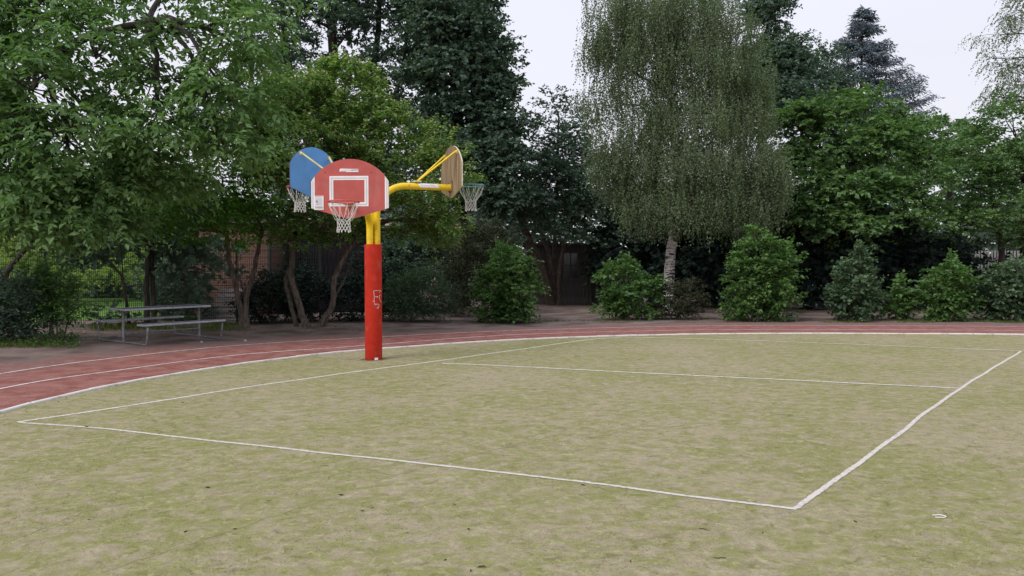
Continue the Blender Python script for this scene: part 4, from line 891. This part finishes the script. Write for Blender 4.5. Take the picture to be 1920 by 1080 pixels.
bush('smallest low bush between the conical bush and its neighbour', [(1687, 562, 17, 22), (1674, 580, 18, 16), (1702, 580, 17, 16), (1690, 541, 8, 10, 0, .8)], LF_bush, base=600)
bush('upright bush with a ragged top second from the right edge', [(1775, 530, 34, 34), (1755, 560, 30, 32), (1795, 560, 28, 32), (1775, 585, 36, 15), (1780, 500, 22, 14, 0, .8)], LF_bush, base=602)
bush('dark dense bush at the right edge of the view', [(1870, 535, 38, 36), (1850, 570, 32, 26), (1895, 570, 34, 26), (1920, 530, 36, 40), (1940, 575, 30, 25)], LF_bushd, base=602)
bush('dark feathery bush cut by the left edge', [(20, 560, 60, 50), (-40, 570, 50, 50), (60, 545, 40, 30), (50, 600, 45, 28), (5, 615, 50, 22), (-60, 600, 60, 40)], LF_dark, 'fine', 642, leaf=.08)
bush('loose green bush with bare lower stems left of the picnic table', [(105, 545, 38, 40), (130, 570, 28, 30), (85, 580, 30, 25), (115, 600, 24, 16), (70, 530, 30, 22)], LF_bush, 'bush', 640, leaf=.095, wid=.5)

# ------------------------------------------------------------------ weeds and grass on the verge
def weeds(name, label, rect_, n, h, m, dens_noise=True):
    xs = rng.uniform(rect_[0], rect_[2], n); ys = rng.uniform(rect_[1], rect_[3], n)
    ex = np.abs((xs-(rect_[0]+rect_[2])/2)/((rect_[2]-rect_[0])/2)); ey = np.abs((ys-(rect_[1]+rect_[3])/2)/((rect_[3]-rect_[1])/2)); k = rng.uniform(0, 1, n) > .9*np.maximum(ex, ey)**2.2; xs, ys = xs[k], ys[k]; n = len(xs)
    gp = np.array([list(G(x, y)) for x, y in zip(xs, ys)])
    if dens_noise:
        k = (np.sin(gp[:, 0]*2.3)+np.sin(gp[:, 1]*3.1+gp[:, 0])+rng.normal(0, .7, n)) > -.1; gp = gp[k]
    K = 5; i = np.repeat(np.arange(len(gp)), K); n = len(i); p = gp[i]+rng.normal(0, .035, (n, 3)); p[:, 2] = 0
    ax = rng.normal(0, .45, (n, 3)); ax[:, 2] = 1; nr = rng.normal(0, 1, (n, 3)); ln = h*rng.uniform(.4, 1.2, n)
    o = leaf_mesh(name, p, ax, nr, ln, ln*.12+.004, rng.uniform(0, 1, n), m); tag(o, label, kind='stuff'); return o
weeds('grass', 'thin grass growing on the verge at the right of the track', (1540, 601, 1990, 606), 1600, .07, LF_grass)
weeds('grass', 'thin grass round the foot of the bushes beyond the track', (880, 598, 1540, 604), 900, .06, LF_grass)
weeds('grass', 'thin grass along the foot of the wire fence', (150, 606, 460, 622), 1500, .12, LF_grass)
weeds('weeds', 'low weeds and grass in front of the left bushes', (-60, 630, 150, 655), 1100, .09, LF_grass)
p = np.array([list(G(x, y)) for x, y in zip(rng.uniform(-40, 150, 260), rng.uniform(628, 652, 260))]); p[:, 2] = .03
a = sprays(p, rng.normal(0, 1, (260, 3))*[1, 1, .1]+[0, 0, .6], rng.uniform(0, 1, 260), 7, .14, .055, .6, .2)
tag(leaf_mesh('ground_cover', *a[:6], LF_bush), 'small leafy ground cover in front of the left bushes', kind='stuff')
# leaf litter on the earth
n = 5200; xs = rng.uniform(-60, 1980, n); ys = rng.uniform(586, 640, n); k = ys < np.where(xs < 700, 655-xs*.045, 606); xs, ys = xs[k], ys[k]
gp = np.array([list(G(x, y)) for x, y in zip(xs, ys)]); gp[:, 2] = .006; n = len(gp)
nr = rng.normal(0, .35, (n, 3)); nr[:, 2] += 1; ax = rng.normal(0, 1, (n, 3)); ax[:, 2] *= .1; gp[:, 2] += .008
tag(leaf_mesh('leaf_litter', gp, ax, nr, rng.uniform(.02, .055, n), rng.uniform(.012, .03, n), rng.uniform(0, 1, n), leafmat('dry_litter', (.05, .035, .025), (.19, .145, .11), .1, .8)), 'dry twigs and leaf litter on the earth under the trees', kind='stuff')

# bits lying on the turf
bits = [(166, 838+140), (348, 1001), (163, 803), (441, 996), (878, 996), (763, 1003), (883, 1075), (390, 918), (505, 942), (679, 962), (698, 956), (1166, 799), (904, 1068), (835, 1054), (1320, 997), (1430, 1003), (1604, 982), (1350, 1051), (1182, 1057), (1093, 913), (1176, 918), (852, 950), (640, 932), (1873, 862), (342, 757)]
def chip(kind):
    q = MB()
    if kind == 0: q.add([(-.02, 0, .002), (-.006, -.010, .008), (.014, -.006, .002), (.024, .004, .009), (.004, .012, .004), (-.012, .008, .009), (0, 0, .012)], [(0, 1, 6), (1, 2, 6), (2, 3, 6), (3, 4, 6), (4, 5, 6), (5, 0, 6), (5, 4, 3, 2, 1, 0)])
    elif kind == 1: q.add([(-.024, 0, .002), (-.008, -.008, .013), (.012, -.007, .010), (.028, .001, .003), (.010, .009, .014), (-.010, .008, .008), (0, 0, .003)], [(0, 1, 6), (1, 2, 6), (2, 3, 6), (3, 4, 6), (4, 5, 6), (5, 0, 6)])
    else: q.tube([(-.035, 0, .003), (-.01, .005, .007), (.015, .002, .004), (.04, -.008, .005)], [.002, .003, .0025, .0015], 5); q.tube([(.0, .004, .005), (.012, .016, .008)], .0015, 4)
    return q
cm = {}
for i, (x, y) in enumerate(bits):
    kd = (i*5+1) % 3 if i != 2 else 0; nm = 'twig' if kd == 2 else 'leaf_fragment'
    if kd not in cm: o = chip(kd).build(nm, M_dleaf if kd != 1 else M_bark); cm[kd] = o.data
    else: o = bpy.data.objects.new(nm, cm[kd]); C.objects.link(o)
    gpt = G(x, y); o.location = (gpt.x, gpt.y, .0125); o.rotation_euler = (.1*math.sin(i), .1*math.cos(i), i*1.3); s = .45+.6*((i*7) % 5)/4; o.scale = (s*(1.8 if i == 2 else 1), s*.8, s*.8)
    if kd == 2: tag(o, 'thin dark broken twig lying on the near turf', 'twig', 'broken twigs scattered on the turf')
    else: tag(o, {2: 'largest dark leaf bit, lying on the white line near the left court corner', 11: 'lone dark leaf bit inside the court between the two long lines', 23: 'dark leaf bit on the turf outside the white side line at the right'}.get(i, 'tiny dark shrivelled leaf bit lying on the near turf' if kd == 0 else 'tiny curled brown leaf bit lying on the near turf'), 'leaf', 'leaf bits scattered on the turf')
u0 = G(1762, 973); q = MB(); q.tube(smoothpath([u0+V((-.035, .022, .018)), u0+V((.02, .025, .018)), u0+V((.04, .0, .018)), u0+V((.015, -.022, .018)), u0+V((-.04, -.02, .018))], 4), .0035, 5)
tag(q.build('string', M_white, None, True), 'small pale loop of string lying on the turf near the right corner', 'string')
SL = ['pale stone on the earth just behind the left table leg', 'pale stone at the track edge right of the picnic table', 'pale stone under the right end of the front bench', 'pale stone on the earth left of the picnic table']
for i, (x, y) in enumerate(((225, 632), (460, 640), (378, 643), (158, 624))):
    gpt = G(x, y); q = MB(); q.tube([gpt+V((-.03, 0, .0)), gpt+V((0, 0, .02)), gpt+V((.03, 0, .002))], [.012, .024, .01], 6)
    tag(q.build('stone', M_stone, None, True), SL[i], 'stone', 'small stones near the picnic table')

# dry bits blown against the kerb and over the track
q0 = resample(KERB, 900); n = 2600; ii = rng.integers(200, 700, n); nn = []
for i in ii:
    a_, b_ = q0[i], q0[min(i+1, 899)]; t_ = (b_-a_).normalized(); o_ = float(rng.exponential(.10)) if rng.random() < .5 else float(rng.uniform(0, 3.6)); sg_ = 1 if o_ > .3 or rng.random() < .6 else -1
    nn.append([a_.x-t_.y*(.05+o_)*sg_, a_.y+t_.x*(.05+o_)*sg_, .019])
nn = np.array(nn); nr = rng.normal(0, .3, (n, 3)); nr[:, 2] += 1; ax = rng.normal(0, 1, (n, 3)); ax[:, 2] *= .1
tag(leaf_mesh('track_litter', nn, ax, nr, rng.uniform(.012, .035, n), rng.uniform(.006, .016, n), rng.uniform(0, 1, n), leafmat('kerb_litter', (.045, .032, .02), (.15, .11, .07), .1, .8)), 'dry leaf bits blown along the kerb and over the red track', kind='stuff')
n = 260; aa = rng.uniform(0, 2*math.pi, n); r_ = .155+rng.exponential(.035, n)  # dark bits added round the post foot to strengthen its contact shade
nn = np.stack([BX+r_*np.cos(aa), BY+r_*np.sin(aa), np.full(n, .016)], 1); nr = rng.normal(0, .4, (n, 3)); nr[:, 2] += 1; ax = rng.normal(0, 1, (n, 3)); ax[:, 2] *= .2
tag(leaf_mesh('post_contact_bits', nn, ax, nr, rng.uniform(.012, .03, n), rng.uniform(.006, .015, n), rng.uniform(0, 1, n), leafmat('contact_shade_bits', (.04, .032, .018), (.16, .13, .07), .1, .8)), 'dry bits added on the turf to deepen contact shade round the foot of the red post', kind='stuff')
# short frayed fibre tufts on the near turf
n = 105000; yy = 2.6+9.5*rng.uniform(0, 1, n)**1.35; xx = (rng.uniform(-1, 1, n))*(yy*.70+.5)
k = (xx > -5.4); xx, yy = xx[k], yy[k]; n = len(xx)
den = np.sin(xx*3.1+np.sin(yy*2.2)*1.5)+np.sin(yy*4.3+np.sin(xx*2.7)*1.7)+rng.normal(0, .9, n); k = den > .1; xx, yy = xx[k], yy[k]; n = len(xx)
p = np.stack([xx, yy, np.full(n, .011)], 1); ax = rng.normal(0, .9, (n, 3)); ax[:, 2] = rng.uniform(.15, .8, n); ax[:, 0] += .3
tag(leaf_mesh('turf_fibre', p, ax, rng.normal(0, 1, (n, 3)), rng.uniform(.008, .02, n), rng.uniform(.002, .004, n), rng.uniform(0, 1, n), leafmat('turf_fibre', (.16, .15, .06), (.42, .36, .22), .1, .9)), 'short frayed fibres of the worn turf', kind='stuff')
print('LEAF TRIANGLES', TRI)
